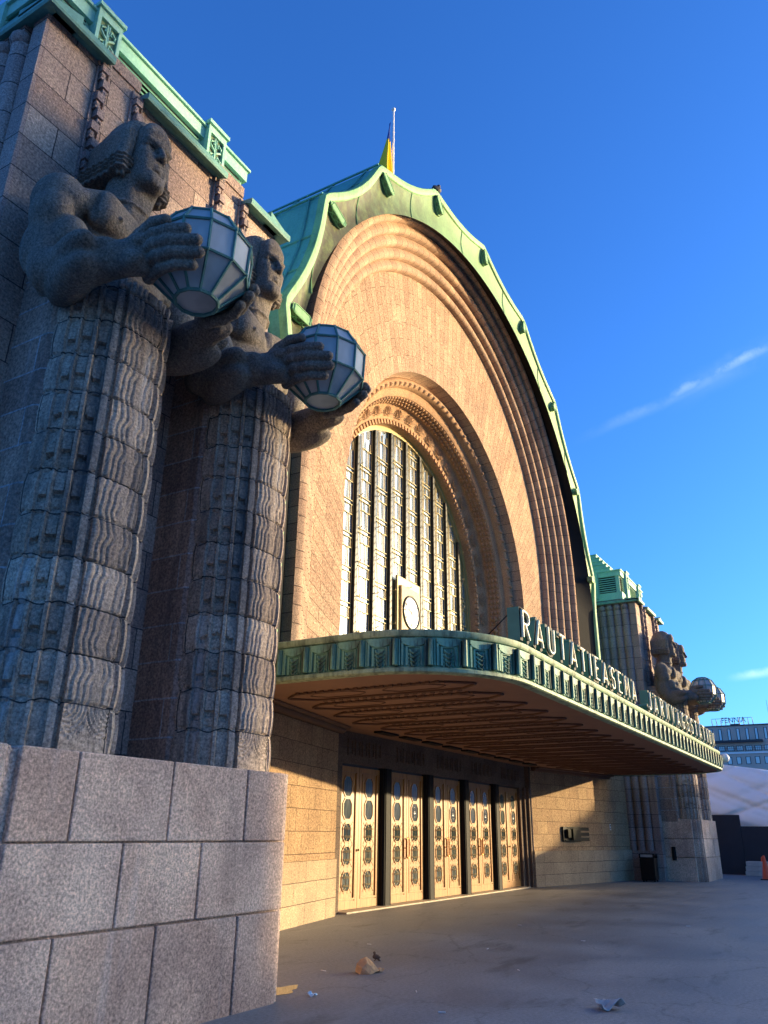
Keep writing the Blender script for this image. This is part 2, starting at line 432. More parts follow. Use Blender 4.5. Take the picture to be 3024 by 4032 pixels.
# ------------------------------------------------------------------ sun, sky, camera
SUN_AZ = R(47.7); SUN_EL = R(8.27)          # azimuth from the facade normal (-y) towards +x
SX, SY = math.sin(SUN_AZ), -math.cos(SUN_AZ)
CAM = Vector((-20.9, 0, 1.6))

def camera():
    cd = bpy.data.cameras.new('camera'); co = bpy.data.objects.new('camera', cd); col.objects.link(co)
    f, hz, roll, vx = 3100., 1259., .0129, (3450., 3300.)
    pitch = math.atan2(hz, f)
    up = np.array([math.sin(roll)*math.cos(pitch), -math.cos(roll)*math.cos(pitch), math.sin(pitch)])
    d = np.array([vx[0]-1512, vx[1]-2016, f]); X = d-up*(d@up); X /= np.linalg.norm(X)
    Y = np.cross(up, X); W = np.array([X, Y, up])        # world = W @ cam(x right, y down, z fwd)
    rx, ry, rz = W[:, 0], -W[:, 1], -W[:, 2]
    mt = Matrix(((rx[0], ry[0], rz[0], CAM.x), (rx[1], ry[1], rz[1], CAM.y), (rx[2], ry[2], rz[2], CAM.z), (0, 0, 0, 1)))
    co.matrix_world = mt
    cd.sensor_fit = 'VERTICAL'; cd.sensor_height = 24.0; cd.lens = f/4032*24.0
    cd.clip_start = .05; cd.clip_end = 6000
    scene.camera = co
    def ray(u, v):
        return Vector(W @ np.array([u-1512, v-2016, f])).normalized()
    return ray
RAY = camera()

def world():
    w = bpy.data.worlds.new('World'); scene.world = w; w.use_nodes = True
    t = w.node_tree; bg = t.nodes['Background']
    sky = t.nodes.new('ShaderNodeTexSky'); sky.sky_type = 'NISHITA'; sky.sun_disc = False
    sky.sun_elevation = SUN_EL; sky.sun_rotation = math.atan2(SX, SY)
    sky.air_density = 1.0; sky.dust_density = 1.2; sky.ozone_density = 4.5
    tc = t.nodes.new('ShaderNodeTexCoord'); dirv = tc.outputs['Generated']
    def vm(op, a, b=None):
        o = t.nodes.new('ShaderNodeVectorMath'); o.operation = op
        for i, x in enumerate((a, b)):
            if x is None: continue
            if isinstance(x, (tuple, Vector)): o.inputs[i].default_value = tuple(x)
            else: t.links.new(x, o.inputs[i])
        return o.outputs['Value'] if op == 'DOT_PRODUCT' else o.outputs[0]
    def mt(op, a, b=0.0, c=0.0, clamp=False):
        o = t.nodes.new('ShaderNodeMath'); o.operation = op; o.use_clamp = clamp
        for i, x in enumerate((a, b, c)):
            if isinstance(x, (int, float)): o.inputs[i].default_value = x
            else: t.links.new(x, o.inputs[i])
        return o.outputs[0]
    def smooth(x, a, b):
        o = t.nodes.new('ShaderNodeMapRange'); o.interpolation_type = 'SMOOTHSTEP'; o.clamp = True
        t.links.new(x, o.inputs[0]); o.inputs[1].default_value = a; o.inputs[2].default_value = b
        return o.outputs[0]
    total = None
    # thin high clouds: each lies along a great circle between two directions
    for (p, q, wid, amt, ns) in (((2380, 1700), (3060, 1345), .008, .13, 22), ((2600, 1605), (3060, 1335), .022, .07, 9), ((2250, 1745), (2700, 1545), .010, .06, 14), ((2860, 2675), (3120, 2625), .007, .42, 12)):
        a, b = RAY(*p), RAY(*q); n = a.cross(b).normalized(); mid = (a+b).normalized(); tv = (b-a).normalized(); L = (b-a).length
        nz = t.nodes.new('ShaderNodeTexNoise'); nz.inputs['Scale'].default_value = ns; nz.inputs['Detail'].default_value = 7; nz.inputs['Roughness'].default_value = .62
        t.links.new(dirv, nz.inputs['Vector'])
        off = mt('MULTIPLY', mt('SUBTRACT', nz.outputs[0], .5), wid*1.8)
        d = mt('ABSOLUTE', mt('ADD', vm('DOT_PRODUCT', dirv, n), off))
        across = mt('SUBTRACT', 1.0, smooth(d, 0.0, wid))
        s = vm('DOT_PRODUCT', dirv, tv)
        m0 = mid.dot(tv)
        along = mt('MULTIPLY', smooth(s, m0-L*.55, m0+L*.25), mt('SUBTRACT', 1.0, smooth(s, m0+L*.62, m0+L*1.1)))
        fwd = smooth(vm('DOT_PRODUCT', dirv, mid), .9, .97)
        m = mt('MULTIPLY', mt('MULTIPLY', mt('MULTIPLY', across, along), fwd), mt('MULTIPLY', smooth(nz.outputs[0], .28, .68), amt))
        total = m if total is None else mt('MAXIMUM', total, m)
    tint = t.nodes.new('ShaderNodeMix'); tint.data_type = 'RGBA'; tint.blend_type = 'MULTIPLY'; tint.inputs[0].default_value = 1
    t.links.new(sky.outputs[0], tint.inputs[6]); 
    sunside = smooth(vm('DOT_PRODUCT', dirv, Vector((SX, SY, .1)).normalized()), SA, SB)
    tm = t.nodes.new('ShaderNodeMix'); tm.data_type = 'RGBA'; t.links.new(sunside, tm.inputs[0]); tm.inputs[6].default_value = TA; tm.inputs[7].default_value = TB
    t.links.new(tm.outputs[2], tint.inputs[7])
    mx = t.nodes.new('ShaderNodeMix'); mx.data_type = 'RGBA'
    t.links.new(total, mx.inputs[0]); t.links.new(tint.outputs[2], mx.inputs[6]); mx.inputs[7].default_value = (7.5, 8.3, 9.2, 1)
    t.links.new(mx.outputs[2], bg.inputs[0]); bg.inputs[1].default_value = SKY_STRENGTH
    sd = bpy.data.lights.new('sun', 'SUN'); so = bpy.data.objects.new('sun', sd); col.objects.link(so)
    sd.energy = SUN_STRENGTH; sd.angle = R(.5); sd.color = (1.0, .76, .43)
    v = Vector((SX*math.cos(SUN_EL), SY*math.cos(SUN_EL), math.sin(SUN_EL)))
    so.rotation_euler = v.to_track_quat('Z', 'Y').to_euler(); so.location = (30, -60, 60)
SA, SB, TA, TB = .70, 1.0, (.55, 1.02, 1.60, 1), (6.0, 4.5, 2.8, 1)
SKY_STRENGTH = .15; SUN_STRENGTH = 5.0
world()
vs = scene.view_settings
vs.view_transform = 'Standard'; vs.look = 'None'; vs.gamma = 1; vs.use_curve_mapping = False; vs.exposure = 1.0

# ground sheet
g = MB()
for x0, x1, y0, y1 in ((-1500, 1500, -1500, 1500),):
    g.face([(x0, y0, 0), (x1, y0, 0), (x1, y1, 0), (x0, y1, 0)])
tag(g.build('ground', M['ground']), 'dark grey worn asphalt square in front of the station', 'ground', kind='structure')

# ------------------------------------------------------------------ the station
station = empty('station_building', (0, 9.7, 0), 'pink granite railway station with a great arched window, green copper hood and entrance canopy', 'building')
SO = (0, 9.7, 0)
def part(mb, name, mat, parent=station, origin=SO, ang=None, bevel=0.0, label=None):
    o = mb.build(name, mat, parent, origin, ang, bevel=bevel)
    if label: o['label'] = label
    return o

def outline(Rr, zc, z0, nl=8, na=72):
    P = []
    for k in range(nl): P.append((-Rr, z0+(zc-z0)*k/nl, z0-zc+(zc-z0)*k/nl))
    for k in range(na+1):
        ph = -PI/2+PI*k/na; P.append((Rr*math.sin(ph), zc+Rr*math.cos(ph), (ph+PI/2)*Rr))
    for k in range(1, nl+1): P.append((Rr, zc-(zc-z0)*k/nl, PI*Rr+(zc-z0)*k/nl))
    return P                                   # x, z, running length

def at_len(Rr, zc, z0, s):
    """point and outward angle on the outline, s from the left springing"""
    if s < 0: return -Rr, zc+s, -PI/2
    if s > PI*Rr: return Rr, zc-(s-PI*Rr), PI/2
    ph = s/Rr-PI/2
    return Rr*math.sin(ph), zc+Rr*math.cos(ph), ph

def sweep(mb, prof, z0, na=72, vref=None):
    """prof: list of (R, y, zc); surface swept round the arch, facing the square"""
    rows = []; uv = []; u = 0
    for k, (Rr, y, zc) in enumerate(prof):
        o = outline(Rr, zc, z0, na=na)
        if k: u += math.hypot(Rr-prof[k-1][0], y-prof[k-1][1])
        rows.append([(x, y, z) for x, z, s in o])
        rr = outline(vref or prof[0][0], zc, z0, na=na)
        uv.append([(u, s[2]) for s in rr])
    mb.grid(np.array(rows), uv)

ZB = 3.9
# wall between window recess and the stepped mouldings
w = MB(); rows = []; uv = []
oi = outline(6.13, 9.1, ZB, na=96); oo = outline(7.85, 10.6, ZB, na=96); om = outline(7.0, 9.8, ZB, na=96)
for k in range(13):
    t = k/12
    rows.append([(a[0]*(1-t)+b[0]*t, 9.75-.15*t, a[1]*(1-t)+b[1]*t) for a, b in zip(oi, oo)])
    uv.append([(t*math.hypot(a[0]-b[0], a[1]-b[1]), c[2]) for a, b, c in zip(oi, oo, om)])
w.grid(np.array(rows), uv)
part(w, 'arch_wall', M['wall'], ang=30)
# five stepped mouldings
for i in range(5):
    mb = MB(); r = 7.85+.3*i; y = 9.6-.18*i
    sweep(mb, [(r, y+.012, 10.6), (r+.003, y-.12, 10.6), (r+.02, y-.165, 10.6), (r+.05, y-.20, 10.6), (r+.10, y-.222, 10.6), (r+.16, y-.222, 10.6), (r+.22, y-.208, 10.6), (r+.302, y-.17, 10.6)], ZB, na=96, vref=7.85)
    if i == 4: mb.grid(np.array([[(x, y-.18+d, z) for x, z, s_ in outline(r+.302, 10.6, ZB, na=96)] for d in (0, .5)]))
    part(mb, 'arch_moulding', M['ring'], ang=50)
# window recess
def band(name, prof, mat, ang=40):
    mb = MB(); sweep(mb, [(a, b, 9.1) for a, b in prof], ZB, na=84); return part(mb, name, mat, ang=ang)
band('recess_reveal', [(6.13, 9.75), (6.10, 10.12), (6.07, 10.16)], M['ring'])
roll = band('leaf_roll', [(6.07, 10.16)]+[(5.93+.15*math.cos(a), 10.25+.15*math.sin(a)) for a in np.linspace(.5, -2.6, 9)]+[(5.78, 10.34)], M['carve'], 60)
band('recess_cove', [(5.78, 10.34), (5.70, 10.38), (5.62, 10.40), (5.56, 10.45)], M['carve'])
scales = band('scale_band', [(5.56, 10.45), (5.46, 10.86), (5.44, 10.9)], M['carve'])
palm = band('palmette_band', [(5.44, 10.9), (5.42, 10.93), (5.05, 11.08), (5.02, 11.08)], M['carve'])
dent = band('dentil_band', [(5.02, 11.08), (4.98, 11.12), (4.86, 11.16), (4.84, 11.34)], M['carve'])
band('window_surround', [(4.84, 11.34), (4.84, 11.38), (4.70, 11.38), (4.70, 11.48)], M['brass'])
def frame_at(Rr, s):
    x, z, ph = at_len(Rr, 9.1, ZB, s)
    nrm = Vector((math.sin(ph), 0, math.cos(ph))); tan = Vector((math.cos(ph), 0, -math.sin(ph)))
    return Vector((x, 0, z)), nrm, tan
def orn_mtx(c, nrm, tan, y, tilt=0.0):
    yv = Vector((0, 1, 0)); m = Matrix((tan, yv, nrm)).transposed().to_4x4()
    if tilt: m = m @ Matrix.Rotation(tilt, 4, 'X')
    m.translation = Vector((c.x, y, c.z)); return m
# leaves on the roll: slanting lobes on the arch, square spirals down the legs
mb = MB(); L = PI*5.93; n = 54
for k in range(n):
    s = L*(k+.5)/n; c, nr, tn = frame_at(5.875, s)
    m = orn_mtx(c, nr, tn, 10.19) @ Matrix.Rotation(.55, 4, 'Z')
    mb.ell(m.translation, (.08, .17, .075), 8, 6, m.to_3x3())
for sgn in (-1, 1):
    for k in range(14):
        s = -.2-.37*k if sgn < 0 else L+.2+.37*k
        c, nr, tn = frame_at(5.90, s); m = orn_mtx(c, nr, tn, 10.21)
        for a, b in ((.15, .03), (.09, .02)):
            for q in ((-a, -a+b), (a-b, a)):
                mb.box(q[0], q[1], -.10, .10, -.09, .0, m); mb.box(-a+b, a-b, (-.10 if q[0] < 0 else .06), (-.07 if q[0] < 0 else .09), -.09, .0, m)
part(mb, 'carved_leaf', M['carve'], roll, ang=60)
# scale pebbles on the soffit band
mb = MB(); L = PI*5.5; zl = 9.1-ZB
for r_ in range(3):
    for k in range(140):
        s = -zl+(L+2*zl)*(k+.5*(r_ % 2))/140
        c, nr, tn = frame_at(5.52-.035*r_, s); m = orn_mtx(c, nr, tn, 10.52+.125*r_)
        mb.ell(m.translation, (.085, .07, .045), 6, 4, m.to_3x3())
for sgn in (-1, 1):
    for k in range(12):
        s = -.15-.42*k if sgn < 0 else L+.15+.42*k
        c, nr, tn = frame_at(5.46, s); m = orn_mtx(c, nr, tn, 10.64)
        mb.ell(m.translation, (.09, .09, .10), 8, 6, m.to_3x3())
part(mb, 'carved_scale', M['carve'], scales, ang=60)
# palmette fans
L = PI*5.25; n = 23+14; tot = L+2*zl
for k in range(n):
    mb = MB(); s = -zl+tot*(k+.5)/n; c, nr, tn = frame_at(5.08, s); m0 = orn_mtx(c, nr, tn, 11.04)
    for a in np.linspace(-1.35, 1.35, 11):
        l = .31-.05*abs(a)
        p = [m0 @ Vector((math.sin(a)*q*l*1.1, -.09*q-.012, .03+math.cos(a)*q*l)) for q in (.22, .5, .78, .98)]
        mb.tube(p, [.008, .013, .019, .012], 5)
    mb.ell(m0 @ Vector((0, -.02, .035)), (.035, .025, .035), 6, 4)
    for sx in (-1, 1): mb.tube([m0 @ Vector((sx*q, -.02, .012)) for q in (.03, .12, .20)], .014, 5)
    part(mb, 'carved_palmette', M['carve'], palm, ang=60)
mb = MB(); L = PI*4.95; n = 128
for k in range(n):
    s = -zl+(L+2*zl)*(k+.5)/n; c, nr, tn = frame_at(4.87, s); m = orn_mtx(c, nr, tn, 11.13)
    mb.box(-.055, .055, -.07, .06, -.03, .12, m)
part(mb, 'dentil', M['carve'], dent)

# ---- window
glass = MB(); ow = outline(4.72, 9.1, ZB, na=64)
glass.face([(x, 11.475, z) for x, z, s in ow])
win = part(glass, 'arched_window', M['glass'])
def ztop(x): return 9.1+math.sqrt(max(4.70**2-x*x, .01))
for k in range(-4, 5):
    x = k*1.0; mb = MB(); zt = ztop(abs(x)+.05)
    mb.box(x-.055, x+.055, 11.345, 11.46, ZB, zt)
    zz = ZB+.1; j = 0
    while zz < zt-.15:                              # twisted strap round each bar
        mb.tube([(x-.05, 11.34, zz), (x, 11.33, zz+.05), (x+.05, 11.34, zz+.10)], .005, 4)
        zz += .22
    part(mb, 'mullion', M['iron'], win)
    rd = MB()
    for j in range(9):
        zz = 4.6+1.02*j+(k % 3)*.34
        if zz > zt-.3: break
        rd.tube([(x+.02, 11.37, zz), (x+.03, 11.28, zz), (x+.01, 11.20, zz+.02)], .011, 5)
        rd.ell((x+.01, 11.19, zz+.02), (.018, .018, .026), 6, 4)
    part(rd, 'bracket_rod', M['brass'], win)
for k in range(-5, 5):
    mb = MB(); x0 = k+.07; x1 = k+.93; yb = 11.425
    if k == -5: x0 = -4.66
    if k == 4: x1 = 4.66
    xm = max(abs(x0), abs(x1))
    def vbar(x, za, zb, w_=.008):
        if x0-.01 < x < x1+.01:
            zb = min(zb, ztop(x)-.02)
            if zb > za: mb.box(x-w_, x+w_, yb+.01, yb+.04, za, zb)
    for x in (k+.30, k+.385): vbar(x, ZB, 14)
    for x in (k+.09, k+.91): vbar(x, ZB, 14, .009)
    for j in range(11):
        zb = ZB+.35+1.02*j+(.34 if k % 2 else 0)
        for dz in (0, .125):
            zq = zb+dz
            if zq < ztop(x0)-.05 and zq < ztop(x1)-.05: mb.box(x0, x1, yb+.005, yb+.04, zq-.009, zq+.009)
        for x in (k+.62, k+.70): vbar(x, zb+.125, min(zb+.72, 14), .006)
        if zb+.8 < ztop(xm)-.1: mb.box(k+.385, k+.91, yb+.01, yb+.04, zb+.715, zb+.735)
        vbar(k+.55, zb+.735, zb+1.02, .006); vbar(k+.80, zb+.735, zb+1.02, .006)
    part(mb, 'glazing_bar', M['brass'], win)

# ---- copper hood
RP, ZC, DPH = 10.93, 9.95, R(20.6)
def rs(ph):
    q = ph/DPH; f = q-math.floor(q)
    r = RP*math.cos(DPH/2)/math.cos((f-.5)*DPH)-.25*4*f*(1-f)
    e = min(f, 1-f); r -= .03*math.exp(-(e/.05)**2)      # peaks are slightly rounded off
    return r
def scallop(off, z0, na=180, nl=8):
    P = []
    for k in range(na+1):
        ph = -PI/2+PI*k/na; r = rs(ph)-off; P.append((r*math.sin(ph), ZC+r*math.cos(ph)))
    a, b = P[0], P[-1]
    return [(a[0], z0+(a[1]-z0)*k/nl) for k in range(nl)]+P+[(b[0], b[1]-(b[1]-z0)*k/nl) for k in range(1, nl+1)]
def rows_of(specs): return np.array([[(x, y, z) for x, z in scallop(o, ZB)] for o, y in specs])
mb = MB(); mb.grid(rows_of([(.23, 8.36), (.22, 8.28), (.20, 8.255), (.12, 8.235), (.03, 8.24), (.0, 8.27), (-.02, 8.4)]))
rim = part(mb, 'hood_rim', M['copper_rim'], ang=40)
inner = outline(10.36, 8.95, ZB, na=180, nl=8); ring_o = outline(9.36, 10.6, ZB, na=180, nl=8)
sc = scallop(.21, ZB); rows = []
for k in range(7):
    t = k/6; yy = 8.31+.05*math.sin(PI*t)
    rows.append([(a[0]*(1-t)+b[0]*t, yy, a[1]*(1-t)+b[1]*t) for a, b in zip(sc, inner)])
mb = MB(); mb.grid(np.array(rows))
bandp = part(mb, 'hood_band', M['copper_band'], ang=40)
mb = MB(); mb.grid(np.array([rows[-1]]+[[(a[0]*(1-t)+b[0]*t, 8.31+.63*t, a[1]*(1-t)+b[1]*t) for a, b in zip(inner, ring_o)] for t in (.02, .5, 1.0)]))
part(mb, 'hood_soffit', M['dark'], bandp, ang=40)  # black colour stands in for the shade on this copper soffit
sm = MB()
for k in range(-9, 10):                                 # standing seams of the sheets on the band
    if k % 2 == 0 and abs(k) < 9: continue
    ph = k*DPH/2; i = int(round((ph+PI/2)/PI*180))+8
    sm.tube([Vector(rows[j][i])+Vector((0, -.012, 0)) for j in range(len(rows))], .012, 4)
part(sm, 'band_seam', M['copper_rim'], bandp)
# roof behind the hood
ys = [8.3, 8.7, 9.8, 11.0, 12.2, 13.4, 14.6, 15.8]
mb = MB(); mb.grid(np.array([[(x, y, z) for x, z in scallop(.02, ZB)] for y in ys]))
roof = part(mb, 'barrel_roof', M['copper_roof'], ang=35)
mb = MB(); so_ = scallop(-.02, ZB)
for y in ys[1:-1]: mb.tube([(x, y, z) for x, z in so_[::3]], .025, 4)
for k in range(-4, 5):
    ph = k*DPH; r = rs(ph)+.01; mb.tube([(r*math.sin(ph), 8.32, ZC+r*math.cos(ph)), (r*math.sin(ph), 15.8, ZC+r*math.cos(ph))], .035, 5)
    for f in (.33, .66):
        ph = (k+f)*DPH
        if abs(ph) < PI/2: r = rs(ph)+.005; mb.tube([(r*math.sin(ph), 8.32, ZC+r*math.cos(ph)), (r*math.sin(ph), 15.8, ZC+r*math.cos(ph))], .018, 4)
part(mb, 'roof_seam', M['copper_roof'], roof)
# hexagonal plaques at each peak of the hood
for k in range(-4, 5):
    ph = k*DPH; mb = MB(); r0 = rs(ph)
    nr = Vector((math.sin(ph), 0, math.cos(ph))); tn = Vector((math.cos(ph), 0, -math.sin(ph)))
    c = Vector((0, 0, ZC))+nr*(r0-.55); m = Matrix((tn, Vector((0, 1, 0)), nr)).transposed().to_4x4()
    m = m @ Matrix.Rotation(R(-4), 4, 'X'); m.translation = Vector((c.x, 8.24, c.z))
    hexa = [(-.12, -.20), (-.07, -.30), (.07, -.30), (.12, -.20), (.12, .20), (.07, .30), (-.07, .30), (-.12, .20)]
    f0 = [m @ Vector((x, -.045, z)) for x, z in hexa]; f1 = [m @ Vector((x, .14, z)) for x, z in hexa]
    mb.mi = 0; mb.face(f0)
    mb.face([m @ Vector((x*.7, -.049, z*.8)) for x, z in hexa])
    mb.mi = 1
    for i in range(8): j = (i+1) % 8; mb.face([f0[i], f1[i], f1[j], f0[j]])
    mb.mi = 0
    hx = hexa+[hexa[0]]; mb.tube([m @ Vector((x, -.045, z)) for x, z in hx], .014, 5); mb.tube([m @ Vector((x, .08, z)) for x, z in hx], .014, 5)
    for sx in (-1, 1):
        for q in (-.10, .10):
            for d in (-1, 1): mb.tube([m @ Vector((sx*.122, -.04, q-.08*d)), m @ Vector((sx*.124, .08, q+.08*d))], .011, 4)
    for q in (-.25, .25): mb.tube([m @ Vector((-.1, -.052, q)), m @ Vector((.1, -.052, q))], .012, 4)
    part(mb, 'hood_plaque', [M['copper_rim'], M['copper_dark']], rim)

# ---- side walls under the canopy
def sply(x): return 9.75-.23*(abs(x)-6.2)
for sg in (-1, 1):
    xa, xb = 5.95, 12.72
    mb = MB(); L = math.hypot(xb-xa, sply(xa)-sply(xb))
    P = [[(sg*xa, sply(xa), z), (sg*xb, sply(xb), z)] for z in (1.05, 3.95)]
    mb.grid(np.array(P), [[(0, z), (L, z)] for z in (1.05, 3.95)], flip=(sg < 0))
    if sg < 0: mb.face([(sg*xa, sply(xa), 0), (sg*xa, 10.4, 0), (sg*xa, 10.4, 3.95), (sg*xa, sply(xa), 3.95)])
    sw = part(mb, 'side_wall', M['splay'])
    mb = MB(); d = .035
    a = (sg*(xa-.02), sply(xa)-d); b = (sg*xb, sply(xb)-d)
    mb.grid(np.array([[(a[0], a[1], z), (b[0], b[1], z)] for z in (0, 1.07)]), [[(0, z), (L, z)] for z in (0, 1.07)], flip=(sg < 0))
    mb.face([(a[0], a[1], 1.07), (b[0], b[1], 1.07), (b[0], b[1]+.06, 1.075), (a[0], a[1]+.06, 1.075)])
    mb.face([(a[0], a[1], 0), (a[0], 10.4, 0), (a[0], 10.4, 1.07), (a[0], a[1], 1.07)])
    part(mb, 'wall_plinth', M['plinth'], sw)
    # wall above the canopy between the hood and the wing
    mb = MB(); mb.face([(sg*9.2, 8.95, 3.9), (sg*12.9, 8.95, 3.9), (sg*12.9, 8.95, 11), (sg*9.2, 8.95, 11)]); part(mb, 'infill_wall', M['wing'])

# ---- doors
DW = 2.28; DY = 10.13
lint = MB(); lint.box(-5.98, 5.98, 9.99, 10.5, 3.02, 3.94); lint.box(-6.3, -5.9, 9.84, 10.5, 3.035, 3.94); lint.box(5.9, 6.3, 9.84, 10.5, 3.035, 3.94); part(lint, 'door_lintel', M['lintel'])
for k in range(-2, 3):
    lp = MB()
    for j in range(5):
        x = k*DW-.62+.31*j
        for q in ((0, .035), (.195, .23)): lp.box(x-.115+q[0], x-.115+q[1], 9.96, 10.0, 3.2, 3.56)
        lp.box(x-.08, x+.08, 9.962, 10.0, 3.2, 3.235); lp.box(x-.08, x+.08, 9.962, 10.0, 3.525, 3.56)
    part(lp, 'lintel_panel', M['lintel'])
for k in range(-2, 4):
    x = (k-.5)*DW; mb = MB(); wd = .20
    if abs(k-.5) > 2: continue
    mb.box(x-wd, x+wd, 10.02, 10.16, 0, 3.02); mb.box(x-.11, x+.11, 9.98, 10.03, 0, 3.02)
    for q in (-.15, .15): mb.tube([(x+q, 10.01, 0), (x+q, 10.01, 3.02)], .025, 8)
    part(mb, 'door_pier', M['dark'], bevel=.008)
for sg in (-1, 1):
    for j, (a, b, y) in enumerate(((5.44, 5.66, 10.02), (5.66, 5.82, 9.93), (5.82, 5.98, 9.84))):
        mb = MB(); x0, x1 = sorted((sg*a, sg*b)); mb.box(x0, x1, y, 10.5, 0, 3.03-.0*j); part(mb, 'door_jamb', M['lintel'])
st = MB(); st.box(-5.45, 5.45, 9.80, 10.5, 0, .035); part(st, 'door_threshold', M['step'], bevel=.01)

OCT = [(-.135, -.085), (-.07, -.165), (.07, -.165), (.135, -.085), (.135, .085), (.07, .165), (-.07, .165), (-.135, .085)]
leafs = []
def make_leaf():
    mb = MB(); H = 2.93; W2 = .455
    mb.box(-W2, W2, 0, .05, .0, H)
    for a, b in ((-W2, -W2+.10), (W2-.10, W2)): mb.box(a, b, -.022, .0, .16, H)
    mb.box(-W2, W2, -.022, .0, 0, .16); mb.box(-W2+.1, W2-.1, -.022, 0, H-.12, H)
    for a, b, c, d in ((-.34, .34, .18, .215), ): mb.box(a, b, -.03, .0, c, d)
    for q in (-.325, .325): mb.box(q-.012, q+.012, -.03, 0, .215, H-.14)
    zs = [.545, 1.06, 1.53, 2.02, 2.50]
    for i, z in enumerate(zs):
        s = 1.10 if i < 3 else 1.26
        ring = [Vector((x*s*1.16, -.018, z+y*s*1.11)) for x, y in OCT]; inn_ = [Vector((x*s, -.018, z+y*s)) for x, y in OCT]
        for j in range(8):
            q = (j+1) % 8; mb.face([ring[j], ring[q], inn_[q], inn_[j]])
            mb.face([ring[q], ring[j], ring[j]+Vector((0, .02, 0)), ring[q]+Vector((0, .02, 0))])
            mb.face([inn_[j], inn_[q], inn_[q]+Vector((0, .02, 0)), inn_[j]+Vector((0, .02, 0))])
    leaf = mb.build('door_leaf', M['wood'])
    for i, z in enumerate(zs):
        s = 1.10 if i < 3 else 1.26
        pb = MB(); pb.face([(x*s, -.004, z+y*s) for x, y in OCT]); pb.build('pane', M['doorglass'], leaf)
        if i < 3:
            gb = MB()
            for q in (-.12, -.09): gb.tube([(-.155, -.05, z+q*.8), (.155, -.05, z+q*.8)], .006, 5)
            for q in (.12, .09): gb.tube([(-.155, -.05, z+q*.8), (.155, -.05, z+q*.8)], .006, 5)
            for q in (-.075, .075): gb.tube([(q, -.052, z-.11), (q, -.052, z+.11)], .007, 5)
            for sx in (-1, 1):
                for sz in (-1, 1):
                    gb.tube([(sx*.06, -.05, z+sz*.12), (sx*.15, -.055, z+sz*.215)], .007, 5)
                    gb.ell((sx*.152, -.055, z+sz*.218), (.012, .012, .012), 6, 4)
            gb.build('grille', M['grille'], leaf)
    return leaf
proto = make_leaf()
def sticker(parent):
    mb = MB(); hx = [(0, .11), (.05, .075), (.075, .0), (.05, -.075), (0, -.11), (-.05, -.075), (-.075, 0), (-.05, .075), (0, .11)]
    for a, b in zip(hx[:-1], hx[1:]): mb.tube([(a[0], -.010, 2.02+a[1]*1.2), (b[0], -.010, 2.02+b[1]*1.2)], .006, 4)
    mb.box(-.045, .045, -.012, -.008, 1.985, 2.01); mb.box(-.03, .03, -.012, -.008, 2.03, 2.042)
    mb.build('window_sticker', M['white'], parent)
for k in range(-2, 3):
    for s in (-1, 1):
        lf = proto if (k == -2 and s == -1) else copy_tree(proto)
        lf.parent = station; lf.location = (k*DW+s*.462, DY-9.7, .045)
        leafs.append(lf)
for k in range(-1, 2):
    lf = leafs[(k+2)*2]; hb = MB(); x = .44
    pts = [(x-.06+.0, -.075, 1.0+.06*0)]
    pth = []
    for a in np.linspace(0, 2*PI, 25):
        pth.append((x+.062*math.cos(a), -.08, 1.19+(.17 if math.sin(a) > 0 else -.17)+.06*math.sin(a)))
    hb.tube(pth, .016, 8, caps=False)
    hb.tube([(x-.06, -.02, 1.19), (x-.06, -.08, 1.19)], .014, 6)
    hb.build('pull_handle', M['bronze'], lf, ang=60)
for k in (-2, 2):
    lf = leafs[(k+2)*2]; hb = MB(); hb.ell((.43, -.055, 1.17), (.028, .028, .028), 10, 8); hb.tube([(.43, -.02, 1.17), (.43, -.055, 1.17)], .012, 6); hb.build('door_knob', M['brass'], lf, ang=60)
for i in (3, 5, 7, 9): sticker(leafs[i])

# ---- canopy
CZ = 3.70; CT = 4.30; CW = 11.2; CY = 4.2; CR = 1.9
def canopy_path(off=0.0, n=16):
    P = [(-CW-off, 8.45), (-CW-off, 6.1)]
    for k in range(1, n+1):
        a = PI+PI/2*k/n; P.append((-CW+CR+(CR+off)*math.cos(a), CY+CR+(CR+off)*math.sin(a)))
    for k in range(n+1):
        a = -PI/2+PI/2*k/n; P.append((CW-CR+(CR+off)*math.cos(a), CY+CR+(CR+off)*math.sin(a)))
    P += [(CW+off, 8.45)]
    return P
def ribbon(mb, specs):
    mb.grid(np.array([[(x, y, z) for x, y in canopy_path(o)] for o, z in specs]))
mb = MB(); ribbon(mb, [(-.03, CZ+.02), (.0, CZ+.1), (.0, CT-.03), (-.05, CT-.02)])
canopy = part(mb, 'entrance_canopy', M['copper_fascia'], ang=40)
mb = MB(); ribbon(mb, [(-.12, CZ-.005), (.035, CZ-.005), (.055, CZ+.01), (.055, CZ+.055), (.03, CZ+.075), (-.0, CZ+.075)]); part(mb, 'canopy_lip', M['copper_lip'], canopy, ang=40)
mb = MB(); ribbon(mb, [(-.0, CT-.09), (.03, CT-.085), (.05, CT-.06), (.055, CT), (.045, CT+.012), (-.06, CT+.014)]); part(mb, 'canopy_cap', M['copper_lip'], canopy, ang=40)
